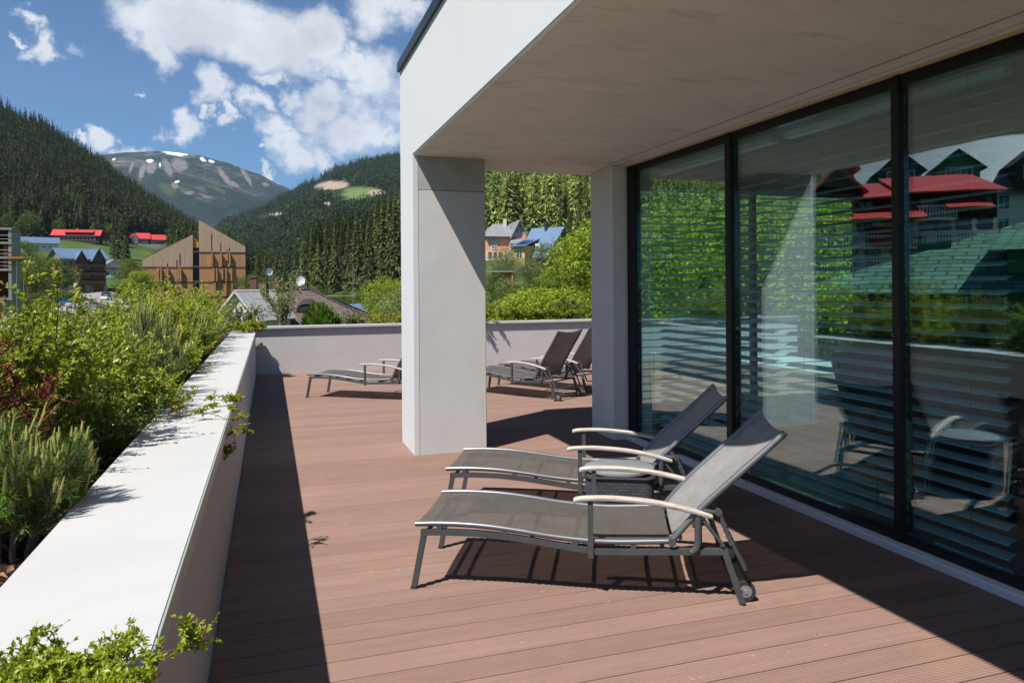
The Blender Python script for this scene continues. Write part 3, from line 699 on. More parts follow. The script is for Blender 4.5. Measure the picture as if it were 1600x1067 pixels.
def shrub(name, seed, height, spread, n_st, twigs, leaf, lmat, label, cat, loc, wmat='twig', lean=(0, 0), leafstart=.25, lpt=12, twl=.16, group=None, wr=.005, droop=0, upright=.6):
    rg = np.random.default_rng(seed); root = empty(name, loc, rg.uniform(0, 6), label, cat, group)
    st = stems_from(rg, n_st, height, spread, lean, droop=droop); W = MB(); Lf = Leaves()
    for s_ in st:
        W.tube(s_, [wr*(1-.75*i/(len(s_)-1)) for i in range(len(s_))], 5, cap=False)
        for j in range(twigs):
            t = rg.uniform(leafstart, 1.0) if j else 1.0
            x = t*(len(s_)-1); i = min(int(x), len(s_)-2); p = s_[i]+(s_[i+1]-s_[i])*(x-i); ax = nrm(s_[i+1]-s_[i])
            d = nrm(rg.normal(0, 1, 3)*np.array([1, 1, .6])+ax*.7+np.array([0, 0, upright])); ln = twl*rg.uniform(.5, 1.3)
            if j == 0: d = ax; p = s_[-1]-ax*ln*.3
            bend = rg.normal(0, .12, 3)*ln; q = [p, p+d*ln*.5+bend*.5, p+d*ln+bend+np.array([0, 0, -.05*ln])]
            W.tube(q, [wr*.38, wr*.3, wr*.16], 3, cap=False)
            m = lpt; tt = np.linspace(.08, 1, m)+rg.normal(0, .02, m)
            pp = np.array([q[0]+(q[1]-q[0])*u*2 if u < .5 else q[1]+(q[2]-q[1])*(u-.5)*2 for u in np.clip(tt, 0, 1)])
            rd = nrm(rg.normal(0, 1, (m, 3))); dd = nrm(d*.55+rd*.9+np.array([0, 0, .25])); sz = leaf*rg.uniform(.6, 1.15, m)*(1-.25*tt)
            Lf.add(pp, dd, nrm(rg.normal(0, .5, (m, 3))+np.array([0, 0, 1.])), sz, sz*rg.uniform(.42, .58, m))
    W.build('stems', wmat, root); link_mesh('foliage', Lf.mesh('foliage'), lmat, root); return root
def pine(name, seed, height, spread, n_st, label, loc, nlen=.05, tufts=14, nper=34, candles=.9, clen=.09, group=None, cat='pine', nw=.0022, twl=.16):
    rg = np.random.default_rng(seed); root = empty(name, loc, rg.uniform(0, 6), label, cat, group)
    st = stems_from(rg, n_st, height, spread, wob=.03); W = MB(); Cn = MB(); P = []
    def needles(p, q, cnt, ln):
        t = rg.uniform(0, 1, cnt)[:, None]; a = p+(q-p)*t; ax = nrm(q-p)
        rd = rg.normal(0, 1, (cnt, 3)); rd = nrm(rd-(rd@ax)[:, None]*ax); d = nrm(ax*rg.uniform(.5, 1.2, cnt)[:, None]+rd)
        L_ = ln*rg.uniform(.7, 1.1, cnt)[:, None]; sd_ = nrm(np.cross(d, rg.normal(0, 1, (cnt, 3))))*nw
        P.append(np.stack([a-sd_, a+sd_, a+d*L_], 1))
    for s_ in st:
        W.tube(s_, [.011*(1-.6*i/(len(s_)-1)) for i in range(len(s_))], 5, cap=False)
        for j in range(tufts):
            t = rg.uniform(.3, 1) if j else 1.0; x = t*(len(s_)-1); i = min(int(x), len(s_)-2); p = s_[i]+(s_[i+1]-s_[i])*(x-i); ax = nrm(s_[i+1]-s_[i])
            d = nrm(rg.normal(0, 1, 3)*np.array([1, 1, .4])*.8+ax*.5+np.array([0, 0, .75])); ln = twl*rg.uniform(.5, 1.1)
            if j == 0: d = nrm(ax+np.array([0, 0, .5])); ln = twl*.6
            q = p+d*ln; W.tube([p, q], [.005, .003], 4, cap=False); needles(p+d*ln*.1, q, nper, nlen)
            if rg.uniform() < candles*(.35+.65*t):
                for c in range(rg.integers(1, 4)):
                    cd_ = nrm(d*.35+np.array([0, 0, 1.])+rg.normal(0, .12, 3)); cl = clen*rg.uniform(.4, 1.15)*(1 if c == 0 else .6)
                    a = q+rg.normal(0, .004, 3); b = a+cd_*cl
                    Cn.tube([a, a+cd_*cl*.5, b], [.0045, .0052, .002], 5)
                    cnt = 26; tt = rg.uniform(0, 1, cnt)[:, None]; aa = a+(b-a)*tt; rd = nrm(rg.normal(0, 1, (cnt, 3))); dd = nrm(cd_*1.6+rd)
                    sd_ = nrm(np.cross(dd, rg.normal(0, 1, (cnt, 3))))*nw*.8; P2.append(np.stack([aa-sd_, aa+sd_, aa+dd*.014], 1)) if False else None
                    for u in range(7):
                        an = rg.uniform(0, 6.28); tq = rg.uniform(.1, .9); o_ = a+(b-a)*tq; e_ = o_+cd_*.014+np.array([math.cos(an), math.sin(an), 0])*.009
                        Cn.add([o_, o_+np.array([.002, .002, 0]), e_], [(0, 1, 2)])
    W.build('branches', 'bark', root); P = np.concatenate(P); V = P.reshape(-1, 3)
    link_mesh('needles', np_mesh('needles', V, np.arange(len(V)).reshape(-1, 3), 3), 'needle', root)
    if Cn.v: Cn.build('candles', 'candle', root)
    return root
P2 = []
def creeper(name, seed, runs, leaf, lmat, label, cat, wmat='twig_red', side=6, lpt=26, sidel=.14, loc=(0, 0, 0)):
    rg = np.random.default_rng(seed); L0 = Vector(loc); root = empty(name, loc, 0, label, cat); W = MB(); Lf = Leaves()
    def run(pts, r, dens, sl, lv):
        pts = [np.array(p) for p in pts]; W.tube(pts, [r*(1-.7*i/(len(pts)-1)) for i in range(len(pts))], 5, cap=False)
        n = max(int(dens), 3); x = rg.uniform(0, len(pts)-1.001, n); i = x.astype(int); P_ = np.array(pts); p = P_[i]+(P_[i+1]-P_[i])*(x-i)[:, None]; ax = nrm(P_[i+1]-P_[i])
        d = nrm(ax*.5+rg.normal(0, .7, (n, 3))+np.array([0, 0, .25])); sz = leaf*rg.uniform(.55, 1.15, n)
        Lf.add(p, d, nrm(rg.normal(0, .5, (n, 3))+np.array([0, 0, 1.])), sz, sz*.55)
        if lv:
            for k in range(side):
                xx = rg.uniform(.15, 1)*(len(pts)-1.01); ii = int(xx); p = P_[ii]+(P_[ii+1]-P_[ii])*(xx-ii); a = nrm(P_[ii+1]-P_[ii])
                s_ = nrm(np.cross(a, [0, 0, 1.]))*(1 if k % 2 else -1); d = nrm(a*.8+s_*.8+rg.normal(0, .2, 3)+np.array([0, 0, .25])); l = sl*rg.uniform(.5, 1.2)
                run([p, p+d*l*.5+rg.normal(0, .006, 3), p+d*l+rg.normal(0, .01, 3)], r*.5, lpt*.5, sl*.5, lv-1)
    for pts in runs: run([np.array(p)-np.array(loc) for p in pts], .0035, lpt, sidel, 2)
    W.build('stems', wmat, root); link_mesh('foliage', Lf.mesh('foliage'), lmat, root); return root

ZS = .69
# big light green shrub close to the camera and its neighbours
shrub('leafy_shrub', 1, .86, .46, 44, 20, .042, 'leaf_shrub', 'big bright green leafy shrub filling the near end of the left planter', 'shrub', (-1.12, 3.95, ZS), lpt=14, twl=.17)
shrub('leafy_shrub', 11, 1.16, .22, 7, 15, .046, 'leaf_shrub', 'tall thin leafy shoot standing up above the big green shrub in the left planter', 'shrub', (-1.02, 4.02, ZS), lpt=12, twl=.12, leafstart=.45, wr=.008)
shrub('leafy_shrub', 2, .80, .40, 34, 18, .040, 'leaf_shrub', 'light green leafy shrub behind the nearest one, leaning over the white cap', 'shrub', (-1.0, 4.85, ZS), lpt=13, twl=.16)
shrub('leafy_shrub', 12, .66, .36, 22, 13, .04, 'leaf_shrub2', 'darker leafy shrub low at the outer side of the left planter', 'shrub', (-1.45, 4.4, ZS), lpt=11)
shrub('ground_shrub', 3, .20, .34, 40, 9, .020, 'leaf_shrub2', 'low small leaved cushion of green at the white cap edge under the big shrub', 'shrub', (-.86, 4.75, ZS), lpt=12, twl=.09, wr=.003)
shrub('barberry', 4, .95, .16, 11, 18, .024, 'leaf_red', 'dark red barberry bush at the left edge of the photo', 'shrub', (-.98, 3.42, ZS), 'twig_red', lpt=13, twl=.13, leafstart=.3)
pine('mugo_pine', 5, .42, .22, 20, 'dwarf mountain pine with pale candles nearest the camera beside the white cap', (-.84, 2.92, ZS), nlen=.055, tufts=14, nper=80, nw=.0012, clen=.08)
pine('mugo_pine', 6, .36, .24, 16, 'small dwarf pine behind the nearest pine at the left edge of the photo', (-1.12, 3.12, ZS), nlen=.055, tufts=13, nper=80, nw=.0013)
pine('mugo_pine', 7, .70, .42, 20, 'spreading dwarf pine with long upright candles beside the trailing stem', (-.95, 5.75, ZS), nlen=.055, tufts=14, nper=46, nw=.0018, clen=.16)
pine('mugo_pine', 8, .66, .40, 18, 'dwarf pine with tall candles in the middle of the left planter', (-1.0, 6.9, ZS), nlen=.055, tufts=14, nper=40, nw=.0022, clen=.17)
pine('mugo_pine', 9, .62, .42, 16, 'dwarf pine with pale candles two thirds along the left planter', (-1.0, 8.7, ZS), nlen=.055, tufts=14, nper=34, nw=.0028, clen=.17)
pine('mugo_pine', 10, .55, .5, 16, 'dwarf pine toward the far corner of the left planter', (-1.05, 10.9, ZS), nlen=.06, tufts=14, nper=28, nw=.0035, clen=.16)
shrub('leafy_shrub', 21, .92, .5, 34, 16, .042, 'leaf_shrub', 'leafy shrub behind the middle dwarf pines reaching up before the wooden building', 'shrub', (-1.5, 6.2, ZS), lpt=10)
shrub('leafy_shrub', 22, 1.0, .5, 34, 16, .044, 'leaf_shrub', 'yellow green leafy shrub between two dwarf pines of the left planter', 'shrub', (-1.15, 7.8, ZS), lpt=10)
shrub('leafy_shrub', 23, 1.12, .6, 38, 16, .05, 'leaf_shrub', 'loose leafy shrub before the left half of the wooden building', 'shrub', (-1.2, 9.8, ZS), lpt=9)
shrub('leafy_shrub', 24, 1.06, .65, 38, 16, .055, 'leaf_shrub', 'leafy shrub before the right half of the wooden building', 'shrub', (-1.15, 12.4, ZS), lpt=9)
shrub('leafy_shrub', 25, .7, .45, 18, 12, .04, 'leaf_shrub2', 'low dark leafy shrub at the outer edge beyond the first pines', 'shrub', (-1.5, 5.4, ZS), lpt=10)
shrub('leafy_shrub', 26, .86, .5, 26, 15, .045, 'leaf_shrub2', 'darker shrub at the outer edge halfway along the left planter', 'shrub', (-1.7, 7.4, ZS), lpt=9)
shrub('spiky_conifer', 27, 1.08, .10, 3, 16, .03, 'leaf_grey', 'thin young conifer leader standing above the shrubs of the left planter', 'shrub', (-1.15, 5.3, ZS), lpt=12, twl=.09, wr=.01)
shrub('leafy_shrub', 28, .62, .42, 18, 12, .04, 'leaf_shrub2', 'low shrub beside the tall far end of the left planter', 'shrub', (-1.9, 10.9, ZS), lpt=9)
for i_, (x_, y_, h_, s_, lb_) in enumerate([(-.88, 4.35, .42, .30, 'low leafy shrub filling the cap edge in front of the big green shrub'), (-.85, 5.25, .40, .28, 'low leafy plant at the cap edge where the trailing stem begins'), (-1.25, 5.0, .86, .40, 'leafy shrub left of the first tall candle pine'), (-.90, 6.3, .42, .3, 'low leafy plant between the two dwarf pines at the cap edge'),
        (-.92, 7.4, .5, .34, 'low bushy shrub at the cap edge halfway along'), (-.95, 8.2, .55, .36, 'bushy shrub at the cap edge past halfway'), (-.98, 9.4, .6, .4, 'bushy shrub at the cap edge two thirds along'), (-1.0, 10.3, .62, .4, 'leafy shrub at the cap edge in front of the far dwarf pine'), (-1.0, 11.7, .66, .45, 'leafy shrub at the cap edge near the far corner'), (-1.05, 13.3, .7, .5, 'leafy shrub last before the far corner of the left planter'), (-1.45, 3.4, .8, .4, 'leafy shrub at the outer left edge behind the nearest pine'), (-1.55, 8.9, .95, .45, 'tall leafy shrub at the outer edge below the wooden building')]):
    shrub('leafy_shrub', 60+i_, h_, s_, 24, 13, .038 if y_ < 7 else .045, 'leaf_shrub' if i_ % 3 else 'leaf_shrub2', lb_, 'shrub', (x_, y_, ZS), lpt=12, twl=.13)
# creeping plants over the cap
zc = .850
_r = random.Random(3); runs_ = []
for k in range(17):
    y0_ = 1.22+.026*k+_r.uniform(-.02, .02); L__ = _r.uniform(.36, .50) if k not in (13, 15) else .56; dy = _r.uniform(-.12, .06); ht = _r.uniform(.0, .045)
    runs_.append([(-.95, y0_, .74), (-.72, y0_, .875+ht)]+[(-.72+L__*t, y0_+dy*t+_r.uniform(-.015, .015), .866+ht+.012*math.sin(t*5+k)) for t in (.35, .7, 1)])
creeper('creeping_cotoneaster', 31, runs_, .0135, 'leaf_shrub', 'creeping small leaved plant with reddish stems spilling over the white cap in the near corner', 'creeping plant', side=11, lpt=44, sidel=.085, loc=(-.95, 1.4, .72))
creeper('creeping_cotoneaster', 32, [[(-.95, 4.95, .74), (-.72, 4.85, .89), (-.5, 4.75, .885), (-.32, 4.66, .88), (-.225, 4.6, .84), (-.20, 4.55, .76), (-.19, 4.52, .70)],
                                  [(-.95, 5.1, .74), (-.7, 5.15, .90), (-.5, 5.2, .90), (-.3, 5.16, .885), (-.21, 5.1, .84)],
                                  [(-.95, 5.0, .74), (-.7, 5.0, .90), (-.5, 4.96, .90), (-.36, 4.9, .885)]], .018, 'leaf_juniper', 'long trailing stem hanging over the inner edge of the left parapet', 'creeping plant', wmat='twig', side=8, lpt=40, sidel=.10, loc=(-.95, 5, .72))
creeper('spreading_juniper', 33, [[(-.9, 13.9+.2*i, .74), (-.62, 13.85+.2*i, .90), (-.38, 13.8+.2*i, .90), (-.2, 13.9+.1*i, .90)] for i in range(4)], .04, 'leaf_juniper', 'yellow green juniper spilling over the far corner of the left parapet', 'juniper', side=9, lpt=50, sidel=.2, loc=(-.9, 14.2, .72))
# plants behind the far wall
ZF = .79
shrub('leafy_shrub', 41, 1.10, .75, 13, 13, .085, 'leaf_grey', 'open pale leaved shrub behind the far wall left of the little conifer', 'shrub', (.25, 15.6, ZF), lpt=7, twl=.26, wr=.011)
def cone_bush(name, seed, h, r, mat, label, loc, n=2600, ln=.11):
    rg = np.random.default_rng(seed); root = empty(name, loc, 0, label, 'conifer'); Lf = Leaves()
    t = 1-np.sqrt(rg.uniform(0, 1, n)); a = rg.uniform(0, 6.283, n); rr_ = r*np.sqrt(np.clip(1-t**1.6, 0, 1))*rg.uniform(.55, 1.05, n)*(1+.18*np.sin(a*5+t*9))
    p = np.stack([np.cos(a)*rr_, np.sin(a)*rr_, t*h*.93], 1); d = np.stack([np.cos(a)*.45, np.sin(a)*.45, np.full(n, 1.)], 1)+rg.normal(0, .25, (n, 3))
    Lf.add(p, d, np.stack([np.cos(a), np.sin(a), a*0+.2], 1)+rg.normal(0, .3, (n, 3)), ln*rg.uniform(.6, 1.2, n), ln*.26*rg.uniform(.7, 1.2, n))
    link_mesh('foliage', Lf.mesh('foliage'), mat, root); MB().tube([(0, 0, 0), (0, 0, h*.7)], [.03, .01], 6).build('trunk', 'bark', root); return root
cone_bush('dwarf_conifer', 42, .55, .33, 'needle', 'small dense conical conifer behind the far wall before the brown tiled roof', (.98, 15.6, ZF))
creeper('spreading_juniper', 43, [[(3.0+.35*i, 15.6, .82), (2.95+.35*i, 15.2, 1.0), (2.9+.36*i, 14.95, 1.0), (2.85+.36*i, 14.72, .97)] for i in range(5)], .05, 'leaf_juniper', 'yellow green juniper spreading over the far wall beside the column', 'juniper', side=9, lpt=50, sidel=.28, loc=(3.5, 15.6, .8))
pine('mugo_pine', 44, .55, .55, 16, 'dwarf pine behind the far wall right of the column', (4.4, 15.7, ZF), nlen=.07, tufts=14, nper=28, nw=.004, clen=.12)
creeper('spreading_juniper', 45, [[(4.9+.3*i, 15.7, .82), (4.95+.3*i, 15.4, .98), (5.0+.3*i, 15.05, 1.0)] for i in range(6)], .05, 'leaf_juniper', 'low yellow green juniper behind the far wall near the grey pillar', 'juniper', side=8, lpt=44, sidel=.26, loc=(5.5, 15.7, .8))
shrub('leafy_shrub', 46, .26, .45, 16, 9, .07, 'leaf_grey', 'low dry looking shrub behind the far wall beside the dwarf conifer', 'shrub', (1.5, 15.7, ZF), lpt=7, twl=.2)
shrub('leafy_shrub', 47, .30, .6, 16, 9, .06, 'leaf_juniper', 'low yellowish plants behind the far wall left of the column', 'shrub', (2.35, 15.6, ZF), lpt=9, twl=.16)
shrub('leafy_shrub', 48, .6, .5, 16, 10, .07, 'leaf_shrub2', 'leafy shrub behind the far wall seen between wall and pillar', 'shrub', (6.6, 15.7, ZF), lpt=8, twl=.2)
shrub('leafy_shrub', 49, .5, .5, 16, 10, .07, 'leaf_grey', 'greyish shrub in the corner between the two planters', 'shrub', (-.55, 15.7, ZF), lpt=8, twl=.2)
shrub('leafy_shrub', 50, .8, .5, 16, 11, .06, 'leaf_shrub', 'bright shrub at the outer far corner of the left planter', 'shrub', (-1.6, 14.6, ZS), lpt=9, twl=.2)
# dry leaves and mulch chips at the cap edge
rg = np.random.default_rng(9); n = 5200; Lf = Leaves()
p = np.stack([rg.uniform(-2.25, -.67, n), rg.uniform(1.0, 7, n), np.full(n, .705)+rg.uniform(0, .035, n)], 1)
Lf.add(p, rg.normal(0, 1, (n, 3))*np.array([1, 1, .25]), rg.normal(0, .35, (n, 3))+np.array([0, 0, 1.]), rg.uniform(.015, .05, n), rg.uniform(.008, .025, n))
M['dry'] = foliage('dry_leaves', (.06, .028, .014), (.26, .15, .085), .1, objvar=False)
o = link_mesh('leaf_litter', Lf.mesh('litter'), 'dry'); tag(o, 'brown bark chips and dry leaves along the white cap edge', 'leaf litter', kind='stuff')

# ------------------------------------------------------------------ terrain
def interp(x, xs, ys): return float(np.interp(x, xs, ys))
def px_az(px, py=450): return azel(px, py)[0]
def zof(px, py, R): return H + azel(px, py)[1]*R
class Hill:
    """rows: for control azimuths a list of (R, z); bilinear in between, with a little relief"""
    def __init__(s, ctrl, rough=0, seed=0, rs=60.):
        s.az = np.array([c[0] for c in ctrl]); s.R = np.array([[q[0] for q in c[1]] for c in ctrl], float); s.Z = np.array([[q[1] for q in c[1]] for c in ctrl], float)
        s.rough = rough; rg = np.random.default_rng(seed); s.k = [(rg.uniform(.3, 1.8)/rs, rg.uniform(.3, 1.8)/rs, rg.uniform(0, 6.28), rg.uniform(.3, 1)) for _ in range(10)]; s.nrow = s.R.shape[1]
    def pt(s, az, t):           # t in 0..nrow-1
        az = np.asarray(az, float); t = np.asarray(t, float); j = np.clip(np.searchsorted(s.az, az)-1, 0, len(s.az)-2); u = np.clip((az-s.az[j])/(s.az[j+1]-s.az[j]), 0, 1); u = u*u*(3-2*u)*.5+u*.5
        i = np.clip(t.astype(int), 0, s.nrow-2); v = t-i
        def g(A): return (A[j, i]*(1-v)+A[j, i+1]*v)*(1-u)+(A[j+1, i]*(1-v)+A[j+1, i+1]*v)*u
        R = g(s.R); Z = g(s.Z); X = R*np.sin(az); Y = R*np.cos(az); n = 0
        for kx, ky, p, a in s.k: n = n+a*np.sin(X*kx+Y*ky*1.3+p)*np.cos(Y*kx-X*ky+p*2)
        edge = np.minimum(1, t*1.5)
        return X, Y, Z+n*s.rough*edge
    def mesh(s, name, mat, na=160, nt=60, back=None):
        A, T = np.meshgrid(np.linspace(s.az[0], s.az[-1], na), np.linspace(0, s.nrow-1, nt), indexing='ij'); X, Y, Z = s.pt(A, T)
        V = np.stack([X, Y, Z], -1)
        if back:
            last = V[:, -1].copy(); b = last.copy(); rr_ = np.hypot(last[:, 0], last[:, 1]); b[:, 0] *= (rr_+back[0])/rr_; b[:, 1] *= (rr_+back[0])/rr_; b[:, 2] -= back[1]; V = np.concatenate([V, b[:, None]], 1); nt += 1
        V = V.reshape(-1, 3); i, j = np.meshgrid(np.arange(na-1), np.arange(nt-1), indexing='ij'); a = (i*nt+j).ravel()
        o = link_mesh(name, np_mesh(name, V, np.stack([a, a+nt, a+nt+1, a+1], 1), 4), mat, None, True); o['kind'] = 'structure'; return o
GZ = -4.0
# ground sheet out to the horizon
ang = np.linspace(0, 2*math.pi, 97); rad_ = np.array([0, 12, 30, 80, 200, 600, 2000, 6000.]); V = []; Fq = []
for r in rad_:
    for a in ang[:-1]: V.append((r*math.cos(a), r*math.sin(a), GZ))
for i in range(1, len(rad_)-1):
    for k in range(96): Fq.append((i*96+k, i*96+(k+1) % 96, (i+1)*96+(k+1) % 96, (i+1)*96+k))
for k in range(96): Fq.append((k, k, 96+(k+1) % 96, 96+k))
V = [(x, y, z) for x, y, z in V]
me = bpy.data.meshes.new('ground'); me.from_pydata(V[95:], [], [tuple(i-95 for i in f) for f in Fq if min(f) >= 96]+[tuple(range(1, 97))]); o = link_mesh('ground', me, 'grass'); o['kind'] = 'structure'

# left hill: valley floor, meadow, forested slope
def lrow(px, ridge_py, Rr, meadow=(440, 395), Rm=(330, 520)):
    az = px_az(px)
    return (az, [(90, GZ-.2), (200, GZ+.1), (Rm[0], zof(px, meadow[0], Rm[0])), (Rm[1], zof(px, meadow[1], Rm[1])), ((Rm[1]+Rr)/2, (zof(px, meadow[1], Rm[1])*.5+zof(px, ridge_py, Rr)*.5)+.02*Rr*.3), (Rr, zof(px, ridge_py, Rr))])
lc = []
for deg, e in ((-75, .30), (-60, .30), (-45, .27), (-32, .24), (-24, .25)):
    lc.append((R_(deg), [(110, GZ-.2), (170, -1), (260, 14), (420, 42), (700, 110), (1000, 1000*e)]))
for px, py in ((-60, 165), (0, 184), (60, 204), (110, 234), (150, 259), (200, 300), (240, 330), (270, 352), (300, 372), (330, 394), (380, 425), (430, 446)):
    lc.append(lrow(px, py, 950 if px < 300 else 900, (436 if px < 200 else 440, interp(px, [0, 120, 250, 330, 430], [378, 378, 396, 420, 447]))))
HL = Hill(lc, 1.2, 3, 60)
HL.mesh('hill', 'grass', 200, 70, (300, 200))
# wooded hill in the middle distance
mc = []
for px, py in ((300, 400), (355, 347), (400, 330), (450, 303), (485, 286), (530, 268), (575, 256), (620, 248), (660, 243), (760, 220), (900, 215), (1100, 240), (1400, 300)):
    az = px_az(px); mc.append((az, [(600, GZ-.2), (800, zof(px, min(440, py+90), 800)), (1400, zof(px, py+42, 1400)), (2100, zof(px, py, 2100))]))
HM = Hill(mc, 9, 5, 260); HM.mesh('hill', 'forest_floor', 400, 260, (500, 300))
# mountain
mo = []
for px, py in ((60, 262), (110, 246), (155, 238), (200, 235), (250, 236), (300, 243), (350, 256), (400, 271), (445, 290), (500, 330), (560, 380)):
    az = px_az(px); mo.append((az, [(2600, 40), (3200, zof(px, py+95, 3200)), (3900, zof(px, py+35, 3900)), (4300, zof(px, py+10, 4300)), (4700, zof(px, py, 4700))]))
HMt = Hill(mo, 26, 8, 420); HMt.k = HMt.k; HMt.mesh('mountain', 'mountain', 620, 300, (900, 400))
# right hill behind the far wall
rc = []
for px, rows in ((400, [(60, GZ-.2), (110, GZ), (170, -3.5), (260, zof(400, 446, 260)), (300, zof(400, 446, 300))]),
                 (470, [(60, GZ-.2), (110, GZ), (170, -2.5), (260, zof(470, 436, 260)), (330, zof(470, 432, 330))]),
                 (560, [(50, GZ-.2), (100, -3.5), (165, -1.5), (240, zof(560, 425, 240)), (330, zof(560, 405, 330))]),
                 (640, [(45, GZ-.2), (90, -3), (160, 1), (240, zof(640, 405, 240)), (350, zof(640, 360, 350))]),
                 (760, [(40, GZ-.2), (90, -1), (165, zof(760, 407, 165)), (260, zof(760, 370, 260)), (430, zof(760, 262, 430))]),
                 (900, [(40, GZ-.2), (90, 0), (165, zof(900, 405, 165)), (240, zof(900, 370, 240)), (420, zof(900, 235, 420))]),
                 (1400, [(30, GZ-.2), (80, 4), (150, 20), (260, 45), (400, 90)]),
                 (2600, [(30, GZ-.2), (80, 4), (150, 20), (260, 45), (400, 90)])):
    rc.append((px_az(px), rows))
HR = Hill(rc, .8, 11, 40); HR.mesh('hillside', 'grass', 180, 60, (200, 60))

def paint(o, sets):
    """marks where snow, scree or clearings lie on a slope (a mask attribute per kind)"""
    me = o.data; n = len(me.vertices); co = np.zeros(n*3); me.vertices.foreach_get('co', co); co = co.reshape(-1, 3)
    d = co-np.array([0, 0, H]); f_ = d@np.array(FW); px = 800+F_PX*(d@np.array(RT))/f_; py = CYP-F_PX*(d@np.array(UP))/f_
    for nm, ells in sets.items():
        v = np.zeros(n)
        for (cx, cyy, rx, ry, rot) in ells:
            a = math.radians(rot); x = (px-cx)*math.cos(a)+(py-cyy)*math.sin(a); y = -(px-cx)*math.sin(a)+(py-cyy)*math.cos(a)
            v = np.maximum(v, 1.6-1.2*np.sqrt((x/rx)**2+(y/ry)**2))
        at_ = me.attributes.new(nm, 'FLOAT', 'POINT'); at_.data.foreach_set('value', np.clip(v, 0, 1).astype(np.float32))
def add_mask(mat, layers):
    t = mat.node_tree; b = t.nodes['Principled BSDF']; src = b.inputs['Base Color'].links[0].from_socket
    for nm, c, nsc in layers:
        at_ = t.nodes.new('ShaderNodeAttribute'); at_.attribute_name = nm; nz_ = t.nodes.new('ShaderNodeTexNoise'); nz_.inputs['Scale'].default_value = nsc; nz_.inputs['Detail'].default_value = 6
        tcn = t.nodes.new('ShaderNodeTexCoord'); t.links.new(tcn.outputs['Object'], nz_.inputs['Vector'])
        m1 = t.nodes.new('ShaderNodeMath'); m1.operation = 'MULTIPLY_ADD'; t.links.new(nz_.outputs[0], m1.inputs[0]); m1.inputs[1].default_value = 2.2; m1.inputs[2].default_value = -1.15; nz_.inputs['Roughness'].default_value = .7
        m2 = t.nodes.new('ShaderNodeMath'); m2.operation = 'ADD'; t.links.new(m1.outputs[0], m2.inputs[0]); t.links.new(at_.outputs['Fac'], m2.inputs[1])
        m3 = t.nodes.new('ShaderNodeMapRange'); m3.inputs['From Min'].default_value = .32; m3.inputs['From Max'].default_value = .75; t.links.new(m2.outputs[0], m3.inputs['Value'])
        mx = t.nodes.new('ShaderNodeMix'); mx.data_type = 'RGBA'; t.links.new(m3.outputs[0], mx.inputs[0]); t.links.new(src, mx.inputs[6]); mx.inputs[7].default_value = c+(1,); src = mx.outputs[2]
    t.links.new(src, b.inputs['Base Color'])
mto = bpy.data.objects['mountain']
paint(mto, {'scree': [(222, 268, 5, 16, 15), (236, 262, 9, 12, 20), (262, 262, 7, 18, -25), (280, 258, 15, 12, 20), (352, 278, 5, 22, -38), (385, 276, 4, 19, -32), (366, 288, 10, 4, 30), (296, 302, 9, 3, 0), (324, 308, 9, 2.5, 10), (415, 288, 7, 4, 10), (273, 290, 7, 5, 30), (205, 262, 3, 10, 20)],
            'alp': [(262, 296, 16, 9, 30), (290, 298, 14, 6, 15), (340, 296, 18, 4, 25)],
            'snow': [(274, 240.5, 21, 3, 8), (234, 251.5, 6, 3, 0), (317, 249.5, 6, 2.8, 30), (330, 252.5, 5.5, 2.2, 20), (202, 236, 8, 1.6, 0), (178, 249, 3, 1.6, -20), (250, 258, 1.8, 4, 0), (277, 284, 5.5, 1.8, -20), (367, 258, 4, 1.2, 20)]})
add_mask(M['mountain'], [('alp', (.05, .07, .032), .03), ('scree', (.165, .148, .138), .04), ('snow', (.8, .82, .86), .03)])
hmo = [o for o in col.objects if o.name.startswith('hill.')][-1] if any(o.name.startswith('hill.') for o in col.objects) else None
hmo = bpy.data.objects['hill.001']
paint(hmo, {'alp': [(566, 303, 38, 12, -3)], 'felled': [(520, 290, 30, 7.5, -3), (590, 303, 16, 7, 0), (428, 336, 22, 3.2, -14), (512, 318, 7, 3, 0), (400, 344, 12, 2, -15)]})
add_mask(M['forest_floor'], [('alp', (.10, .14, .045), .05), ('felled', (.26, .20, .16), .03)])

# ------------------------------------------------------------------ trees
def conifer_tris(rg, n, h=1., r=.16, low=.06, tl=.05, layers=22, droop=.35):
    t = 1-np.sqrt(rg.uniform(0, 1, n)); lay = (t*layers) % 1; a = rg.uniform(0, 2*math.pi, n)
    lob = 1+.22*np.sin(a*3+t*31)+.16*np.sin(a*7+t*57)
    R1 = r*(1-t)**.8*(.72+.38*(1-lay))*lob*rg.uniform(.75, 1.1, n)+.004; u = rg.uniform(.35, 1, n)**.6
    ln = tl*rg.uniform(.6, 1.3, n)*(.45+.7*(1-t)); rt = R1*u; ri = np.maximum(rt-ln, 0); z = low+(1-low)*t
    ca, sa = np.cos(a), np.sin(a); da = rg.normal(0, .35, n); ca2, sa2 = np.cos(a+da*.3), np.sin(a+da*.3)
    tip = np.stack([ca2*rt, sa2*rt, z-droop*rt-ln*.25], 1); inn = np.stack([ca*ri, sa*ri, z-droop*ri+ln*.1], 1); w_ = (ln*rg.uniform(.18, .34, n))[:, None]
    sd_ = np.stack([-sa, ca, rg.normal(0, .5, n)], 1); top = rg.uniform(size=n) < .0
    return np.stack([inn+sd_*w_, inn-sd_*w_, tip], 1)*h
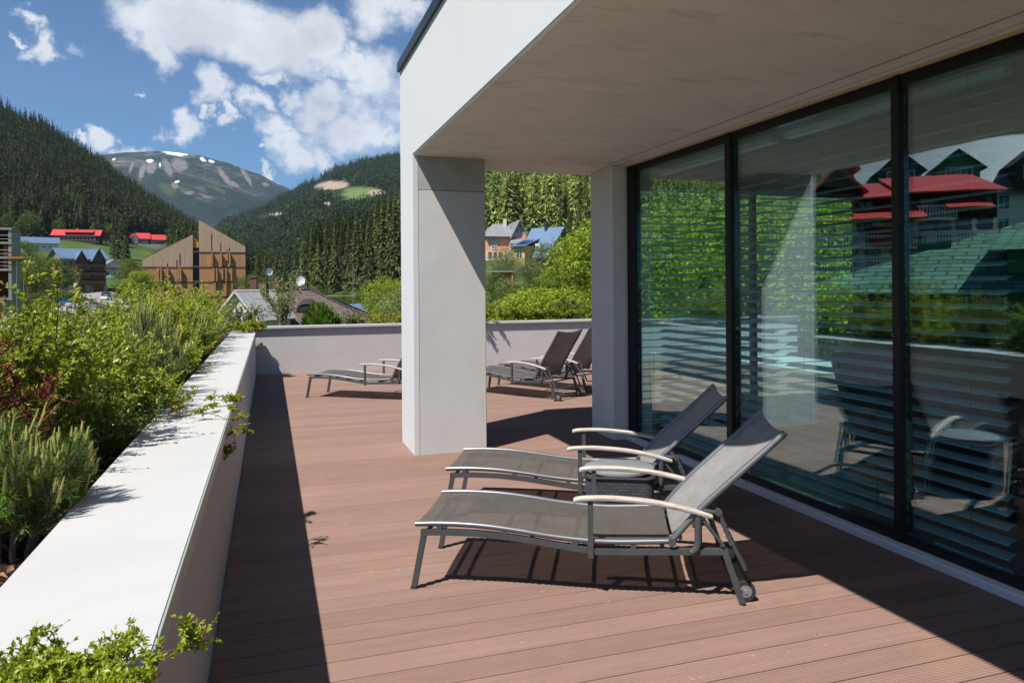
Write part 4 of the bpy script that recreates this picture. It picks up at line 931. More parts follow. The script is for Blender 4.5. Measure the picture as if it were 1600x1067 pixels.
def forest(name, mat, pts, variants, label, seed, hh=(18, 26), squash=1.0):
    rg = np.random.default_rng(seed); X, Y, Z = pts; n = len(X); out = []; vi = rg.integers(0, len(variants), n); s_ = rg.uniform(hh[0], hh[1], n); an = rg.uniform(0, 6.28, n)
    for k, Vv in enumerate(variants):
        ids = np.where(vi == k)[0]
        if not len(ids): continue
        c, s2 = np.cos(an[ids]), np.sin(an[ids]); P = Vv[None]*s_[ids][:, None, None, None]
        x = P[..., 0]*c[:, None, None]-P[..., 1]*s2[:, None, None]; y = P[..., 0]*s2[:, None, None]+P[..., 1]*c[:, None, None]
        out.append(np.stack([x+X[ids][:, None, None], y+Y[ids][:, None, None], P[..., 2]+Z[ids][:, None, None]-.5], -1).reshape(-1, 3))
    V = np.concatenate(out); o = link_mesh(name, np_mesh(name, V, np.arange(len(V)).reshape(-1, 3), 3), mat); return tag(o, label, 'forest', kind='stuff')
rg = np.random.default_rng(77)
vfar = [conifer_tris(rg, 46, 1, rg.uniform(.15, .2), tl=.16, layers=9) for _ in range(6)]
vmid = [conifer_tris(rg, 150, 1, rg.uniform(.13, .24), tl=.10, layers=14) for _ in range(9)]
vnear = [conifer_tris(rg, 900, 1, rg.uniform(.14, .19), tl=.052, layers=22) for _ in range(5)]
def scatter(hill, azr, tr, n, seed, keep=None, clump=0):
    g_ = np.random.default_rng(seed); az = g_.uniform(azr[0], azr[1], n); t = g_.uniform(tr[0], tr[1], n); X, Y, Z = hill.pt(az, t)
    if keep is not None:
        m = keep(az, t, X, Y, Z, g_); X, Y, Z = X[m], Y[m], Z[m]
    return X, Y, Z
def pxy(X, Y, Z):
    d = np.stack([X, Y, Z-H], -1); f_ = d@np.array(FW); return 800+F_PX*(d@np.array(RT))/f_, CYP-F_PX*(d@np.array(UP))/f_
a0, a1 = R_(-24), px_az(430)
def kl(az, t, X, Y, Z, g_):
    px, py = pxy(X, Y, Z); low = np.interp(px, [-200, 0, 60, 130, 200, 250, 300, 430], [366, 366, 372, 366, 388, 398, 425, 450])
    R = np.hypot(X, Y); return (py < low+g_.normal(0, 4, len(px))) & ~((np.abs(px-230) < 34) & (py > 372))
forest('spruce_forest', 'forest', scatter(HL, (a0, a1), (2.9, 5.0), 12500, 1, kl), vmid, 'dark spruce forest covering the hill on the left', 1, (11, 26))
forest('spruce_forest', 'forest_sun', scatter(HL, (R_(-74), a0), (2.0, 5.0), 3600, 2, lambda az, t, X, Y, Z, g_: (np.sin(X*.021)+np.sin(Y*.017+X*.01) > -.4)), vmid, 'spruce wood and meadows on the slope beyond the left edge', 2, (14, 24))
def km(az, t, X, Y, Z, g_):
    px, py = pxy(X, Y, Z)
    c1 = ((px-520)/32)**2+((py-298)/16)**2 < 1; c2 = ((px-568)/42)**2+((py-312)/20)**2 < 1; c3 = ((px-425)/26)**2+((py-343)/9)**2 < 1; c4 = ((px-512)/9)**2+((py-324)/8)**2 < 1
    return ~(c1 | c2 | c3 | c4)
forest('spruce_forest', 'forest_far', scatter(HM, (px_az(320), px_az(770)), (.2, 3.0), 21000, 3, km), vfar, 'spruce forest on the hill in the middle distance', 3, (20, 30))
# sunny wood behind the right-hand houses
def kr(az, t, X, Y, Z, g_):
    px, py = pxy(X, Y, Z); R = np.hypot(X, Y)
    return np.where(px < 650, R > 185, R > 205)
forest('spruce_forest', 'forest_sun', scatter(HR, (px_az(690), px_az(1500)), (2.3, 4.0), 1500, 4, kr), vnear, 'sunlit spruce wood climbing the slope behind the orange and blue roofed houses', 4, (20, 28))
forest('spruce_forest', 'forest', scatter(HR, (px_az(480), px_az(690)), (2.9, 4.0), 420, 5, kr), vnear, 'darker spruce wood behind the tall spruces left of the column', 5, (17, 23))

# individual trees -----------------------------------------------------------
def make_spruce(seed, mat, n=4200, r=.15, low=.05, tl=.045):
    rg = np.random.default_rng(seed); root = empty('spruce_tree', (0, 0, 0)); T = conifer_tris(rg, n, 1, r, low, tl, 26, .42); V = T.reshape(-1, 3)
    cr = link_mesh('crown', np_mesh('crown', V, np.arange(len(V)).reshape(-1, 3), 3), mat, root)
    m = MB().tube([(0, 0, -.02), (.002, 0, .4), (0, .001, .97)], [.0125, .008, .0015], 7)
    for k in range(26):
        a = rg.uniform(0, 6.28); z = rg.uniform(low+.02, .85); l = r*(1-z)**.8*.8; m.tube([(0, 0, z), (l*math.cos(a), l*math.sin(a), z-.4*l)], [.0022, .0008], 3)
    m.build('trunk', 'bark', root); return root
class Kind:
    def __init__(s, root): s.root = root; s.used = False
    def put(s, loc, sc, rz, label, cat, group):
        o = copy_tree(s.root) if s.used else s.root; s.used = True
        o.location = loc; o.scale = sc if isinstance(sc, tuple) else (sc, sc, sc); o.rotation_euler = (0, 0, rz); return tag(o, label, cat, group)
rs = random.Random(5)
K1 = [Kind(make_spruce(101, 'spruce', 4600, .15)), Kind(make_spruce(102, 'spruce', 4200, .125, .08))]
K2 = [Kind(make_spruce(103, 'spruce_light', 4600, .15))]; K3 = [Kind(make_spruce(104, 'spruce_brown', 2200, .13, .12))]
def hill_at(hill, px, R):
    az = px_az(px); ts = np.linspace(0, hill.nrow-1, 400); X, Y, Z = hill.pt(np.full(400, az), ts); k = int(np.argmin(np.abs(np.hypot(X, Y)-R))); return Vector((X[k], Y[k], Z[k]))
def spruce_to(hill, px, top_py, R, K, label, group, wide=1.0):
    p = hill_at(hill, px, R); h = (H+azel(px, top_py)[1]*R-p.z)/1.0; k = rs.choice(K)
    return k.put(p-Vector((0, 0, .3)), (h*wide*20/h if False else h*wide, h*wide, h), rs.uniform(0, 6), label, 'spruce tree', group)
row = [(463, 372, 232), (474, 362, 205), (487, 352, 222), (497, 366, 190), (510, 338, 214), (523, 344, 196), (533, 350, 222), (545, 334, 205), (557, 326, 186), (566, 322, 215), (577, 330, 180), (588, 312, 206), (598, 306, 186), (608, 300, 212), (617, 296, 180), (626, 292, 198), (640, 285, 190), (654, 290, 205)]
GR = 'tall spruces at the foot of the slope left of the column'
names = ['shorter spruce', 'slim spruce', 'broad spruce', 'young spruce', 'tall spruce', 'full spruce']
for i, (px, py, R) in enumerate(row):
    K = K3 if i in (6, 7) else (K2 if i in (3,) else K1)
    spruce_to(HR, px, py, R, K, {0: 'leftmost tall spruce of the dark row left of the white column', 6: 'brownish thin spruce in the middle of the dark row', 7: 'brownish spruce right of the thin brown one', 3: 'shorter light green spruce near the left of the dark row', 16: 'spruce of the dark row hidden behind the column left edge'}.get(i, 'dark green spruce standing in the row of tall spruces left of the white column'), GR, 1.0 if i % 3 else 1.15)
spruce_to(HR, 593, 388, 120, K2, 'small light green spruce in front of the dark row near the column', GR, .9)
spruce_to(HR, 432, 388, 215, K1, 'dark spruce right of the wooden building behind the satellite dish', GR, 1.3)
spruce_to(HR, 446, 398, 190, K1, 'broad dark spruce above the brown roof and dishes', GR, 1.4)
for i, (px, py, R) in enumerate([(763, 330, 212), (775, 322, 222), (790, 318, 214), (808, 312, 226), (822, 305, 216), (838, 312, 224), (852, 300, 212), (868, 306, 222), (884, 296, 210), (900, 290, 220), (915, 285, 205), (876, 330, 190), (890, 325, 184), (905, 320, 178)]):
    spruce_to(HR, px, py-18, R, K2 if i % 3 else K1, 'spruce standing right behind the two houses framed between column and pillar' if i < 11 else 'spruce at the right of the blue roofed house beside the grey pillar', 'spruces behind the houses between column and pillar')
# left village spruces
lv = [(190, 334, 430, 1.5, 'big dark spruce on the meadow between the two red roofed chalets'), (178, 352, 445, 1.2, 'smaller spruce left of the big one on the meadow'), (196, 362, 420, 1.3, 'low spruce right of the big one on the meadow'),
      (290, 332, 300, 1.25, 'tall dark spruce directly behind the wooden building'), (279, 342, 310, 1.2, 'dark spruce behind the gable gap of the wooden building'), (301, 340, 290, 1.1, 'dark spruce at the right of the pair behind the wooden building'), (356, 348, 330, 1.3, 'dark spruce right of the pointed wooden building'), (345, 356, 340, 1.2, 'spruce behind the right slope of the wooden building'),
      (372, 372, 320, 1.2, 'spruce low in the valley right of the wooden building'), (402, 396, 300, 1.3, 'small spruce in the valley above the grey roof'), (415, 390, 290, 1.3, 'small spruce left of the dish above the roofs')]
for px, py, R, wd, lb in lv: spruce_to(HL, px, py, R, K1, lb, 'single spruces in the valley', wd)

def make_leaf_tree(seed, mat, n, leaf, shape=(.42, .42, .36), clumps=26, trunk=True, name='leafy_tree', cz=.6):
    rg = np.random.default_rng(seed); root = empty(name, (0, 0, 0)); C_ = []
    for k in range(clumps):
        d = nrm(rg.normal(0, 1, 3)); rr_ = rg.uniform(.35, 1)**.5; C_.append(np.array([0, 0, cz])+d*np.array(shape)*rr_*.82)
    C_ = np.array(C_); cs = rg.uniform(.09, .17, clumps); ids = rg.integers(0, clumps, n); d = nrm(rg.normal(0, 1, (n, 3))); rr_ = rg.uniform(.3, 1, n)**.45
    P = C_[ids]+d*(cs[ids]*rr_)[:, None]*np.array([1.1, 1.1, .85]); Lf = Leaves(); Lf.add(P, d*.6+rg.normal(0, .6, (n, 3))+np.array([0, 0, -.1]), d+rg.normal(0, .5, (n, 3))+np.array([0, 0, .6]), leaf*rg.uniform(.6, 1.3, n), leaf*rg.uniform(.5, .9, n))
    link_mesh('crown', Lf.mesh('crown'), mat, root)
    m = MB().tube([(0, 0, -.02), (.01, 0, .2), (0, .01, cz)], [.022, .016, .007], 7)
    for k in range(clumps): c = C_[k]; z0 = rg.uniform(.15, .45); m.tube([(0, 0, z0), tuple((np.array([0, 0, z0])+c)/2+rg.normal(0, .02, 3)), tuple(c)], [.008, .005, .002], 4)
    m.build('trunk', 'bark', root); return root
T1 = [Kind(make_leaf_tree(201, 'leaf_lime', 9000, .022)), Kind(make_leaf_tree(202, 'leaf_lime', 9000, .022, clumps=34))]
T2 = [Kind(make_leaf_tree(203, 'leaf_green', 8000, .022)), Kind(make_leaf_tree(205, 'leaf_green', 8000, .020, (.34, .34, .42), 30))]
T3 = [Kind(make_leaf_tree(204, 'leaf_grey', 5200, .018, clumps=40))]
def leaf_to(hill, px, top_py, R, K, label, group, wide=1.0, cat='tree', down=0):
    p = hill_at(hill, px, R) if hill else pol(px_az(px), R, GZ); p.z -= down; h = H+azel(px, top_py)[1]*R-p.z
    return rs.choice(K).put(p, (h*wide, h*wide, h*1.02), rs.uniform(0, 6), label, cat, group)
GL = 'bright leafy trees beyond the far wall'
for px, py, R, K, wd, lb in [(612, 424, 62, T1, 1.0, 'bright lime green tree at the left edge of the column beyond the far wall'), (607, 462, 58, T1, .7, 'small lime green tree beside the brown roof'), (634, 440, 55, T3, 1, 'greyish willow like bush at the column beyond the wall'),
                        (560, 456, 82, T2, 1, 'green bush behind the right end of the brown roof'), (537, 452, 95, T2, 1, 'dense green tree top above the brown roof'), (515, 458, 110, T2, 1, 'green tree top behind the ridge of the brown roof'), (500, 448, 125, T2, 1, 'leafy tree behind the white dish'), (470, 446, 130, T2, 1.1, 'leafy tree left of the white dish'), (395, 425, 150, T2, 1.2, 'leafy tree between wooden building and dish'),
                        (420, 436, 120, T2, 1.1, 'leafy green tree below the left dish'),
                        (845, 438, 46, T1, 1.8, 'big bright green tree in the middle of the gap between column and pillar'), (815, 452, 44, T1, 1.5, 'bright green tree left of the big one in the gap'), (880, 440, 44, T1, 1.6, 'bright green tree right of the big one in the gap'), (905, 350, 68, T1, .62, 'tall light green tree touching the grey pillar'), (885, 392, 84, T1, .8, 'light green tree right below the blue roof'), (925, 380, 58, T1, .7, 'bright tree partly behind the grey pillar'),
                        (862, 372, 105, T3, 1.3, 'silvery willow in front of the blue roofed house'), (786, 380, 112, T3, 1.1, 'silvery bare looking tree in front of the orange house'), (800, 400, 100, T3, 1.3, 'pale tree between the orange house and the bright bushes'), (770, 432, 88, T3, 1, 'pale bush under the orange house'), (775, 424, 80, T2, 1.5, 'leafy tree at the column side of the gap below the orange house'), (800, 428, 70, T3, 1.4, 'pale leafy bush below the timber shelter'), (828, 400, 96, T3, 1.3, 'pale feathery tree below the blue roofed house'), (850, 418, 76, T2, 1.5, 'green tree between willow and bright bushes'), (875, 410, 72, T1, 1.4, 'light green tree under the right gable of the blue roofed house'), (815, 440, 60, T2, 1.5, 'mid green tree behind the bright bushes in the gap'), (895, 465, 38, T3, .9, 'grey green bush low before the grey pillar'), (770, 455, 70, T2, 1, 'green bush low at the column side of the gap')]:
    leaf_to(HR, px, py, R, K, lb, GL, wd)
# trees close outside the corner window and in the valley
for i, (px, py, R) in enumerate([(960, 330, 50), (1000, 300, 44), (1040, 320, 36), (1085, 290, 42), (1120, 310, 34), (1160, 285, 40), (1200, 300, 33), (1240, 290, 38), (1285, 300, 34), (1330, 290, 36), (1380, 300, 34), (1020, 390, 30), (1100, 380, 29), (1180, 385, 28), (1260, 380, 28), (1340, 380, 29)]):
    leaf_to(HR, px, py, R, T1, 'bright green tree outside the end window of the room', 'bright trees seen through the room', 1.0)
for px, py, R, K, wd, lb in [(205, 400, 170, T2, 1.1, 'bright leafy tree at the left side of the wooden building'), (218, 418, 160, T1, 1.2, 'smaller bright tree against the left wall of the wooden building'), (194, 440, 165, T2, 1.3, 'leafy tree beside the car park road'), (60, 395, 190, T2, 1.3, 'dark leafy tree beside the concrete building'), (82, 400, 185, T2, 1.2, 'leafy tree before the brown apartment house'), (45, 420, 150, T2, 1.3, 'leafy tree in front of the concrete building'), (36, 372, 300, T2, 1, 'light tree at the meadow edge above the concrete building'),
                        (262, 378, 360, T3, 1.1, 'pale tree right of the small red chalet'), (250, 390, 340, T2, 1.2, 'leafy tree below the small red chalet'), (240, 398, 300, T2, 1.3, 'round tree just above the wooden building roof'), (98, 452, 170, T2, 1.5, 'hedge like tree below the apartment house'), (60, 455, 140, T2, 1.6, 'low broad tree near the car park'), (390, 460, 140, T1, 1.2, 'lime tree right of the wooden building base'), (404, 446, 160, T2, 1.2, 'tree right of the wooden building')]:
    leaf_to(HL, px, py, R, K, lb, 'leafy trees in the valley', wd)
# light edge trees along the lower rim of the dark forest
for i in range(80):
    px = rs.uniform(-60, 330); R = rs.uniform(400, 540); p = hill_at(HL, px, R)
    base = -rs.uniform(0, 1)**2*42+interp(px, [-60, 60, 130, 200, 250, 330], [372, 376, 370, 392, 402, 428])
    pp = None
    for RR in range(380, 640, 8):
        q = hill_at(HL, px, RR); x_, y_ = pxy(np.array([q.x]), np.array([q.y]), np.array([q.z]))
        if y_[0] < base: pp = q; break
    if pp is None or 194 < px < 268: continue
    h = rs.uniform(8, 17); (T2[0], T2[1], K2[0])[i % 3].put(pp, (h*(.9 if i % 3 < 2 else 1.4), h*(.9 if i % 3 < 2 else 1.4), h*(1 if i % 3 < 2 else 1.3)), rs.uniform(0, 6), 'light green tree on the lower slope of the dark spruce forest', 'tree', 'light trees along the forest edge')
# ------------------------------------------------------------------ buildings of the village
def cmat(name, c, rough=.8, var=.1, sc=1.5, bump=.1, metal=0): M[name] = plain(name, c, rough, metal, var, sc, bump); return name
cmat('roof_red', (.42, .030, .026), .55); cmat('roof_blue', (.13, .20, .30), .35, .12, .6, .1, .3); cmat('roof_grey', (.25, .26, .28), .45, .12, .8, .1, .3)
cmat('roof_pale', (.42, .41, .39), .6, .2, 3); cmat('dark_timber', (.030, .018, .014)); cmat('red_timber', (.14, .018, .016)); cmat('cream', (.55, .50, .42)); cmat('tan_wall', (.30, .22, .16)); cmat('brown_timber', (.10, .05, .03))
cmat('pink_wall', (.64, .34, .24)); cmat('white_wall', (.62, .60, .56)); cmat('ochre_wall', (.50, .30, .11)); cmat('brick_dark', (.13, .065, .05), .9, .3, 6, .4); cmat('brick_red', (.30, .085, .05), .9, .3, 6, .4); cmat('conc_grey', (.30, .29, .27), .9, .15, 1)
cmat('green_wall', (.05, .13, .075)); cmat('solar', (.012, .03, .09), .12, .05); cmat('white_paint', (.75, .75, .74), .6, .04); cmat('orange_wood', (.50, .20, .04), .6, .2, 5)
g = G('slat_timber'); v = g.coord((1, 1, 1)); wv = g.n('ShaderNodeTexWave', wave_type='BANDS', bands_direction='X'); wv.inputs['Scale'].default_value = 1.6; g.l(v, wv.inputs['Vector'])
nn = g.noise(1.2, 6, .7, g.coord((3, 1, .12))); cc = g.ramp(nn, [(.3, (.30, .15, .065)), (.7, (.54, .30, .15))]); g.base(g.mix(g.math('MULTIPLY', wv.outputs[0], .35), cc, (.10, .05, .025)), .8, 0, .2); M['slat_timber'] = g.m
g = G('slat_timber_pale'); nn = g.noise(1.2, 6, .7, g.coord((3, 1, .12))); wv = g.n('ShaderNodeTexWave', wave_type='BANDS', bands_direction='X'); wv.inputs['Scale'].default_value = 1.6; g.l(g.coord(), wv.inputs['Vector'])
g.base(g.mix(g.math('MULTIPLY', wv.outputs[0], .35), g.ramp(nn, [(.3, (.34, .225, .155)), (.7, (.52, .37, .265))]), (.15, .09, .06)), .8, 0, .2); M['slat_timber_pale'] = g.m
def tilemat(name, c, sc, bw=.5, rh=.33, mort=(.02, .02, .02), kind='Object', rot=(0, 0, 0)):
    g = G(name); br = g.n('ShaderNodeTexBrick'); br.inputs['Scale'].default_value = sc; br.inputs['Mortar Size'].default_value = .03; br.inputs['Brick Width'].default_value = bw; br.inputs['Row Height'].default_value = rh
    br.inputs['Color1'].default_value = tuple(x*.75 for x in c)+(1,); br.inputs['Color2'].default_value = tuple(x*1.25 for x in c)+(1,); br.inputs['Mortar'].default_value = tuple(x*.25 for x in c)+(1,)
    uv = g.n('ShaderNodeUVMap'); g.l(uv.outputs[0], br.inputs['Vector']); g.base(br.outputs[0], .7, 0, .3)
    bb = g.n('ShaderNodeBump'); bb.inputs['Strength'].default_value = .8; bb.inputs['Distance'].default_value = .04; bb.invert = True; g.l(br.outputs[1], bb.inputs['Height']); g.l(bb.outputs[0], g.b.inputs['Normal']); M[name] = g.m
tilemat('tile_brown', (.14, .105, .09), 1.0, .24, .24); tilemat('shingle_green', (.10, .215, .145), 1.0, .75, .30)
def roofplane(name, mat, quads, parent, th=.12):
    """sloping sheets with thickness; uv u along the first edge, v up the slope"""
    me = bpy.data.meshes.new(name); V = []; Fc = []; UV = []
    for q in quads:
        q = [Vector(p) for p in q]; u = (q[1]-q[0]).normalized(); nn = (q[1]-q[0]).cross(q[2]-q[0]).normalized(); vv = nn.cross(u)
        if nn.z < 0: nn = -nn
        b = len(V); k = len(q); V += [tuple(p) for p in q]+[tuple(p-nn*th) for p in q]
        Fc.append(tuple(range(b, b+k))); UV += [((p-q[0]).dot(u), (p-q[0]).dot(vv)) for p in q]
        Fc.append(tuple(range(b+2*k-1, b+k-1, -1))); UV += [(0, 0)]*k
        for i in range(k): Fc.append((b+i, b+k+i, b+k+(i+1) % k, b+(i+1) % k)); UV += [(0, 0)]*4
    me.from_pydata(V, [], Fc); ul = me.uv_layers.new(name='UVMap')
    for i, t in enumerate(UV): ul.data[i].uv = t
    return link_mesh(name, me, mat, parent)
def windows(root, spots, w_, h_, frame='white_paint', side='y', d=.06, name='window'):
    """spots: (x, z, y) on faces looking to -y ; side 'x' puts them on a wall facing -x, 'X' on +x"""
    F = None
    for (a, z, c) in spots:
        if F is None:
            m = MB(); m.box(-w_/2-.08, w_/2+.08, -d, .04, -.08, 0).box(-w_/2-.08, w_/2+.08, -d, .04, h_, h_+.08).box(-w_/2-.08, -w_/2, -d, .04, 0, h_).box(w_/2, w_/2+.08, -d, .04, 0, h_).box(-.03, .03, -d*.8, .0, 0, h_)
            F = m.build(name, frame, root); Pn = MB().box(-w_/2, w_/2, -.02, .03, 0, h_).build('pane', 'winglass', F); o = F
        else:
            o = F.copy(); col.objects.link(o); p2 = Pn.copy(); col.objects.link(p2); p2.parent = o
        if side == 'y': o.location = (a, c, z); o.rotation_euler = (0, 0, 0)
        elif side == 'x': o.location = (c, a, z); o.rotation_euler = (0, 0, -math.pi/2)
        else: o.location = (c, a, z); o.rotation_euler = (0, 0, math.pi/2)
def gable(root, x0, x1, y0, y1, h, rh, wall, roof, axis='x', over=.5, th=.14, z0=-1.5, gablemat=None, name=True):
    """house body plus pitched roof; ridge along axis"""
    if axis == 'x':
        ym = (y0+y1)/2; MB().prism([(y0, z0), (y1, z0), (y1, h), (ym, h+rh), (y0, h)], x0, x1, 'x').build('wall', wall, root)
        s = rh/(ym-y0); e = h-s*over+.02
        return roofplane('roof', roof, [[(x0-over, y0-over, e+th), (x1+over, y0-over, e+th), (x1+over, ym, h+rh+th+.02), (x0-over, ym, h+rh+th+.02)], [(x1+over, y1+over, e+th), (x0-over, y1+over, e+th), (x0-over, ym, h+rh+th+.02), (x1+over, ym, h+rh+th+.02)]], root, th)
    xm = (x0+x1)/2; MB().prism([(x0, z0), (x1, z0), (x1, h), (xm, h+rh), (x0, h)], y0, y1, 'y').build('wall', wall, root)
    s = rh/(xm-x0); e = h-s*over+.02
    return roofplane('roof', roof, [[(x0-over, y1+over, e+th), (x0-over, y0-over, e+th), (xm, y0-over, h+rh+th+.02), (xm, y1+over, h+rh+th+.02)], [(x1+over, y0-over, e+th), (x1+over, y1+over, e+th), (xm, y1+over, h+rh+th+.02), (xm, y0-over, h+rh+th+.02)]], root, th)
def find(hill, px, py, tmin=0):
    az, e = azel(px, py); ts = np.linspace(tmin, hill.nrow-1, 1200); X, Y, Z = hill.pt(np.full(1200, az), ts); el = (Z-H)/np.hypot(X, Y); k = int(np.argmin(np.abs(el-e))); p = Vector((X[k], Y[k], Z[k])); return p, az, p.dot(FW)/F_PX
# red roofed chalets on the meadow
p, az, u = find(HL, 122, 377, 1.5)
h = empty('chalet', p, -az-R_(14), 'long dark timber chalet with red roof on the left meadow', 'chalet'); W_ = 64*u
rf = gable(h, -W_/2, W_/2, -5, 5, 9*u, 8.5*u, 'dark_timber', 'roof_red', over=1.0, th=.25)
MB().box(-W_*.22, W_*.36, -5.5, -1.5, 9.5*u, 13*u).build('dormer', 'dark_timber', rf); roofplane('dormer_roof', 'roof_red', [[(-W_*.24, -6.2, 13*u), (W_*.38, -6.2, 13*u), (W_*.38, 0, 17.8*u), (-W_*.24, 0, 17.8*u)]], rf, .2)
windows(h, [(-W_*.42+i*W_*.082, 1.5*u, -5.05) for i in range(11)]+[(-W_*.42+i*W_*.082, 6*u, -5.05) for i in range(11)], 1.1, 1.1)
windows(h, [(i*2.6, 2*u, -W_/2-.05) for i in (-1, 0, 1)]+[(i*2.6, 8*u, -W_/2-.05) for i in (-1, 0, 1)], 1.2, 1.3, side='x')
MB().box(-1.2, -.2, .5, 1.5, 16*u, 21*u).build('chimney', 'brick_red', rf)
p, az, u = find(HL, 230, 383, 1.5)
h = empty('chalet', p, -az+R_(4), 'smaller dark red chalet with two red gable roofs at the forest edge', 'chalet')
gable(h, -23*u, 2*u, -5, 4, 10*u, 8*u, 'red_timber', 'roof_red', over=.9, th=.25); gable(h, 3*u, 24*u, -4, 4, 9*u, 7*u, 'dark_timber', 'roof_red', over=.9, th=.25)
MB().prism([(-23*u, 0), (-12*u, 0), (-12*u, 10*u), (-17.5*u, 16*u), (-23*u, 10*u)], -5.8, -5.02, 'y').build('gable_front', 'red_timber', h)
windows(h, [(x*u, z*u, -5.9) for x in (-20.5, -17.5, -14.5) for z in (2, 7)]+[(-17.5*u, 11*u, -5.9)], 1.1, 1.3); windows(h, [(x*u, z*u, -5.05) for x in (-9, -5, -1) for z in (2, 6.5)], 1.1, 1.1); windows(h, [(x*u, z*u, -4.05) for x in (6, 10, 14, 18, 22) for z in (2, 6)], 1.1, 1.1)
MB().box(-24*u, 25*u, -8, -5.9, -3, .3).build('terrace_base', 'conc_grey', h)
# apartment house
p, az, u = find(HL, 130, 456, .8)
h = empty('apartment_house', p, -az+R_(18), 'four storey brown and tan apartment house with blue grey metal roof', 'apartment house')
gable(h, -32*u, 30*u, -2, 10, 52*u, 15*u, 'tan_wall', 'roof_blue', over=1, th=.2)
MB().prism([(8*u, -1), (24*u, -1), (24*u, 50*u), (16*u, 66*u), (8*u, 50*u)], -3.6, -1.9, 'y').build('gable_front', 'brown_timber', h)
roofplane('gable_roof', 'roof_blue', [[(5*u, -4.4, 47*u), (5*u, 4, 47*u), (16*u, 4, 68*u), (16*u, -4.4, 68*u)], [(27*u, 4, 47*u), (27*u, -4.4, 47*u), (16*u, -4.4, 68*u), (16*u, 4, 68*u)]], h, .15)
MB().prism([(-14*u, -1), (-2*u, -1), (-2*u, 50*u), (-8*u, 62*u), (-14*u, 50*u)], -3.2, -1.9, 'y').build('gable_front', 'brown_timber', h)
roofplane('gable_roof', 'roof_blue', [[(-17*u, -4, 48*u), (-17*u, 4, 48*u), (-8*u, 4, 64*u), (-8*u, -4, 64*u)], [(1*u, 4, 48*u), (1*u, -4, 48*u), (-8*u, -4, 64*u), (-8*u, 4, 64*u)]], h, .15)
windows(h, [(x*u, z*u, -2.05) for x in (-28, -21, 1, 5, 27) for z in (14, 27, 40)], .9, 1.3, 'brown_timber'); windows(h, [(x*u, z*u, -3.65) for x in (12, 20) for z in (14, 27, 40)], .8, 1.3, 'brown_timber')
for z in (12, 25, 38): MB().box(-14.5*u, 24.5*u, -4.6, -3.7, z*u, z*u+.12).box(-14.5*u, 24.5*u, -4.65, -4.58, z*u+.1, z*u+1.0).build('balcony', 'brown_timber', h)
MB().box(-33*u, 31*u, -2.6, 10.4, -4, 10*u).build('ground_floor', 'conc_grey', h)
# low roof left of it, shed and market canopy
p, az, u = find(HL, 60, 392, 1.2)
h = empty('long_house', p, -az+R_(5), 'low pale house with long blue grey roof behind the trees at the left', 'house'); gable(h, -24*u, 26*u, -4, 6, 12*u, 9*u, 'white_wall', 'roof_blue', over=.8, th=.2)
windows(h, [(x*u, 4*u, -4.05) for x in (-18, -10, -2, 6, 14)], 1, 1.1)
p, az, u = find(HL, 181, 433, .8)
h = empty('gabled_shed', p, -az+R_(10), 'white gabled shed with grey roof and timber porch beside the apartment house', 'shed'); gable(h, -20*u, 12*u, -3, 9, 15*u, 12*u, 'white_wall', 'roof_grey', axis='y', over=.7, th=.2)
MB().box(-20*u, 22*u, -4.6, -3.05, 13*u, 14*u).build('porch_roof', 'brown_timber', h)
for x in (-19, -6, 8, 20): MB().box(x*u-.12, x*u+.12, -4.5, -4.3, -1, 13*u).build('post', 'brown_timber', h)
MB().box(12.2*u, 22*u, -3, 6, -1, 13*u).build('side_wing', 'dark_timber', h); windows(h, [(-14*u, 3*u, -3.05), (-4*u, 3*u, -3.05), (4*u, 3*u, -3.05)], 1.2, 1.3)
p, az, u = find(HL, 172, 447, .6)
h = empty('canopy', p, -az, 'pale blue fabric canopy in front of the shed', 'canopy'); s = 8*u
MB().add([(-s, -s, 13*u), (s, -s, 13*u), (s, s, 13*u), (-s, s, 13*u), (0, 0, 18*u), (0, 0, 13*u)], [(0, 1, 4), (1, 2, 4), (2, 3, 4), (3, 0, 4), (0, 3, 2, 1)]).build('roof', 'roof_blue', h)
for a in (-1, 1):
    for b in (-1, 1): MB().box(a*s*.95-.04, a*s*.95+.04, b*s*.95-.04, b*s*.95+.04, -.5, 13*u).build('pole', 'silver', h)
# wooden building with two pointed blocks
D = 154; u = D/F_PX; c = at(306, 450, D); az = px_az(306)
h = empty('timber_building', (c.x, c.y, GZ), -az, 'pointed modern building clad in vertical timber with a dark gap between its two blocks', 'building')
def X(px): return (px-306)*u*.945
def Zp(py): return H+azel(306, py)[1]*math.hypot(c.x, c.y)-GZ
MB().prism([(X(227), 0), (X(301.5), 0), (X(301.5), Zp(367)), (X(227), Zp(407))], 0, 13, 'y').build('left_block', 'slat_timber', h)
MB().prism([(X(311.5), 0), (X(383.5), 0), (X(383.5), Zp(384.5)), (X(311.5), Zp(344))], 0, 13, 'y').build('right_block', 'slat_timber', h)
MB().prism([(X(311.4), Zp(393.6)), (X(383.6), Zp(393.6)), (X(383.6), Zp(384.4)), (X(311.4), Zp(343.8))], -.06, 13.02, 'y').build('upper_cladding', 'slat_timber_pale', h)
MB().prism([(X(226.9), Zp(417.2)), (X(301.6), Zp(417.2)), (X(301.6), Zp(366.8)), (X(226.9), Zp(406.8))], -.05, 13.01, 'y').build('upper_cladding', 'slat_timber_pale', h)
MB().box(X(301.6), X(311.4), 1.2, 12.5, 0, Zp(388)).build('link', 'black_frame', h)
for y in (Zp(391), Zp(414.5), Zp(438)): MB().box(X(301.7), X(311.3), .9, 1.15, y-.5, y).build('slab_edge', 'conc_grey', h)
